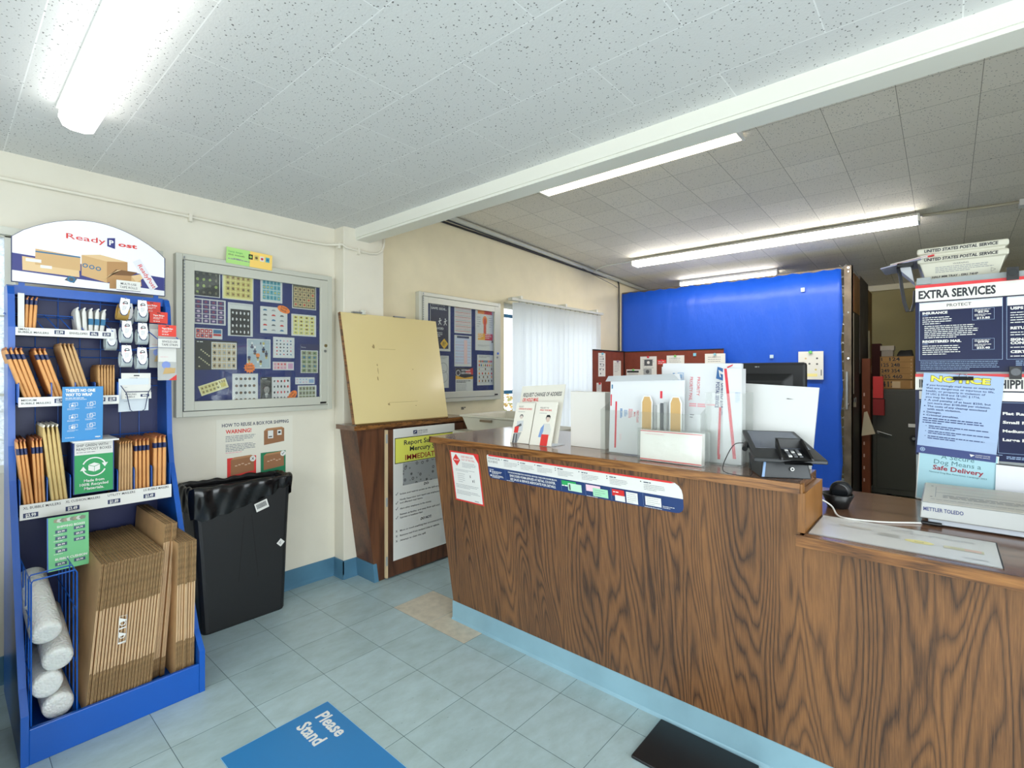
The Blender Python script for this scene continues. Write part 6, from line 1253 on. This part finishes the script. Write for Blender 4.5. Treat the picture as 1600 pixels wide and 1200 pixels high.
# post, safe, boxes
t = empty('marked_post', (6.52, .63, 0), 'orange brown post with white marks beside the dark safe', 'post'); MB().box(6.48, .608, 0, 6.60, .678, 1.56, M((120, 58, 26), .6, var=.2, bscale=20)).build('post_body', t)
s = Sheet(.02, 1.2, None); [s.rect(0, .15+i*.13, .012, .035, M((210, 170, 150), .6)) for i in range(8)]; s.build('marks', t, mw=FE(6.479, .664, .1))
m = MB(); m.hull_box([(6.42, .676, .74), (6.42, .56, .77), (6.46, .56, .77), (6.46, .676, .74)], [(6.44, .655, .99), (6.44, .63, 1.0), (6.47, .63, 1.0), (6.47, .655, .99)], M((206, 190, 160), .8, bump=.6, bscale=30)); m.build('cloth', label='pale cloth hanging on the orange brown post', cat='cloth')
t = empty('safe', (6.95, .1, 0), 'dark grey steel safe at the back of the room', 'safe'); SF = M((62, 60, 52), .5)
m = MB(); m.box(6.62, -.42, .12, 7.3, .60, 1.235, SF); m.build('body', t, bevel=.008)
MB().box(6.612, -.38, .18, 6.62, .56, 1.19, SF).build('door', t, bevel=.003)
m = MB(); m.cyl((6.612, .545, .775), (6.58, .545, .775), .012, STEEL, 10); m.tube([(6.585, .555, .785), (6.58, .43, .748)], .009, CHROME, 8); m.build('handle', t)
m = MB(); m.cyl((6.612, .25, .73), (6.585, .25, .73), .035, BLACK, 20); m.cyl((6.585, .25, .73), (6.578, .25, .73), .014, STEEL, 12); m.build('dial', t)
s = Sheet(.09, .035, PAPER); s.build('name_label', t, mw=FE(6.6105, .295, .845))
for x, y in ((6.68, -.35), (7.24, -.35), (6.68, .53), (7.24, .53)): MB().box(x-.05, y-.05, 0, x+.05, y+.05, .12, BLACK).build('foot', t)
CB2 = M((170, 128, 74), .75, var=.1, bscale=40)
def handbox(z0, z1, rows, lbl, lab):
    t = empty('file_box', (6.84, .40, z0), lbl, 'cardboard box', 'file boxes on the safe'); MB().box(6.70, .255, z0, 6.98, .54, z1, CB2).build('carton', t); s = Sheet(.285, z1-z0, None); hh = (z1-z0)/len(rows); s.border(0, 0, .285, z1-z0, .004, M((110, 78, 40), .7))
    for i, tx in enumerate(rows):
        y = (len(rows)-1-i)*hh; s.rect(0, y-.0015 if i < len(rows)-1 else 0, .285, .003, M((110, 78, 40), .7)); s.text(tx, .012, y+hh*.22, hh*.58, INK, w=.16+.02*(i == 3), bold=.02, shear=-.05)
    for i in range(6): s.rect(.262, .01+i*(z1-z0-.02)/6, .006, .014, TAN)
    if lab: s.rect(.105, .01, .07, .07, TAN)
    s.build('handwriting', t, mw=FE(6.6985, .54, z0))
handbox(1.237, 1.335, ['4125'], 'lowest brown file box on the safe with a pale patch', True)
handbox(1.337, 1.585, ['1  124', '125 248', '249 354', '355 460'], 'brown box with four rows of handwritten numbers on the safe', False)
t = empty('small_box', (6.8, .48, 1.585), 'small white lidded box on top of the brown file boxes', 'box'); MB().box(6.74, .43, 1.586, 6.88, .53, 1.65, M((150, 140, 128), .6)).build('box_base', t); MB().box(6.73, .42, 1.65, 6.89, .54, 1.70, M((176, 164, 150), .6)).build('lid', t)
m = MB(); m.hull_box([(6.72, .40, 1.586), (6.72, .26, 1.586), (6.95, .26, 1.586), (6.95, .40, 1.586)], [(6.76, .38, 1.64), (6.76, .27, 1.655), (6.92, .27, 1.64), (6.92, .38, 1.66)], BLACKM); m.build('black_bag', label='crumpled black bag on the brown file boxes', cat='bag', bevel=.01)
MB().box(6.52, .50, 1.14, 6.60, .586, 1.37, RED).build('red_folder', label='bright red folder beside the brown file boxes', cat='folder'); MB().box(6.52, .49, .96, 6.60, .586, 1.13, M((140, 22, 24), .6)).build('red_folder', label='dark red folder just below the bright red one', cat='folder')
MB().box(7.0, .56, 1.236, 7.2, .64, 1.74, M((70, 26, 22), .8)).build('maroon_roll', label='dark maroon shape behind the small white box', cat='roll')

# ================================================================== FLOOR THINGS
s = Sheet(.62, .42, M((44, 124, 184), .4), t=.001)
s.text('Please', .055, .335, .052, WHITE, w=.17, bold=.03); s.text('Stand', .055, .255, .052, WHITE, w=.15, bold=.03); s.border(0, 0, .62, .42, .002, M((150, 200, 230), .4))
put(s, 'floor_decal', frame((1.095-.42, 1.997, .0012), (0, -1, 0), (1, 0, 0)), 'blue Please Stand floor decal in front of the counter', 'floor sign')
t = MB().box(1.66, .50, 0, 1.915, .868, .012, BLACK); t = t.build('floor_mat', label='black rubber mat by the foot of the counter', cat='mat', bevel=.004)
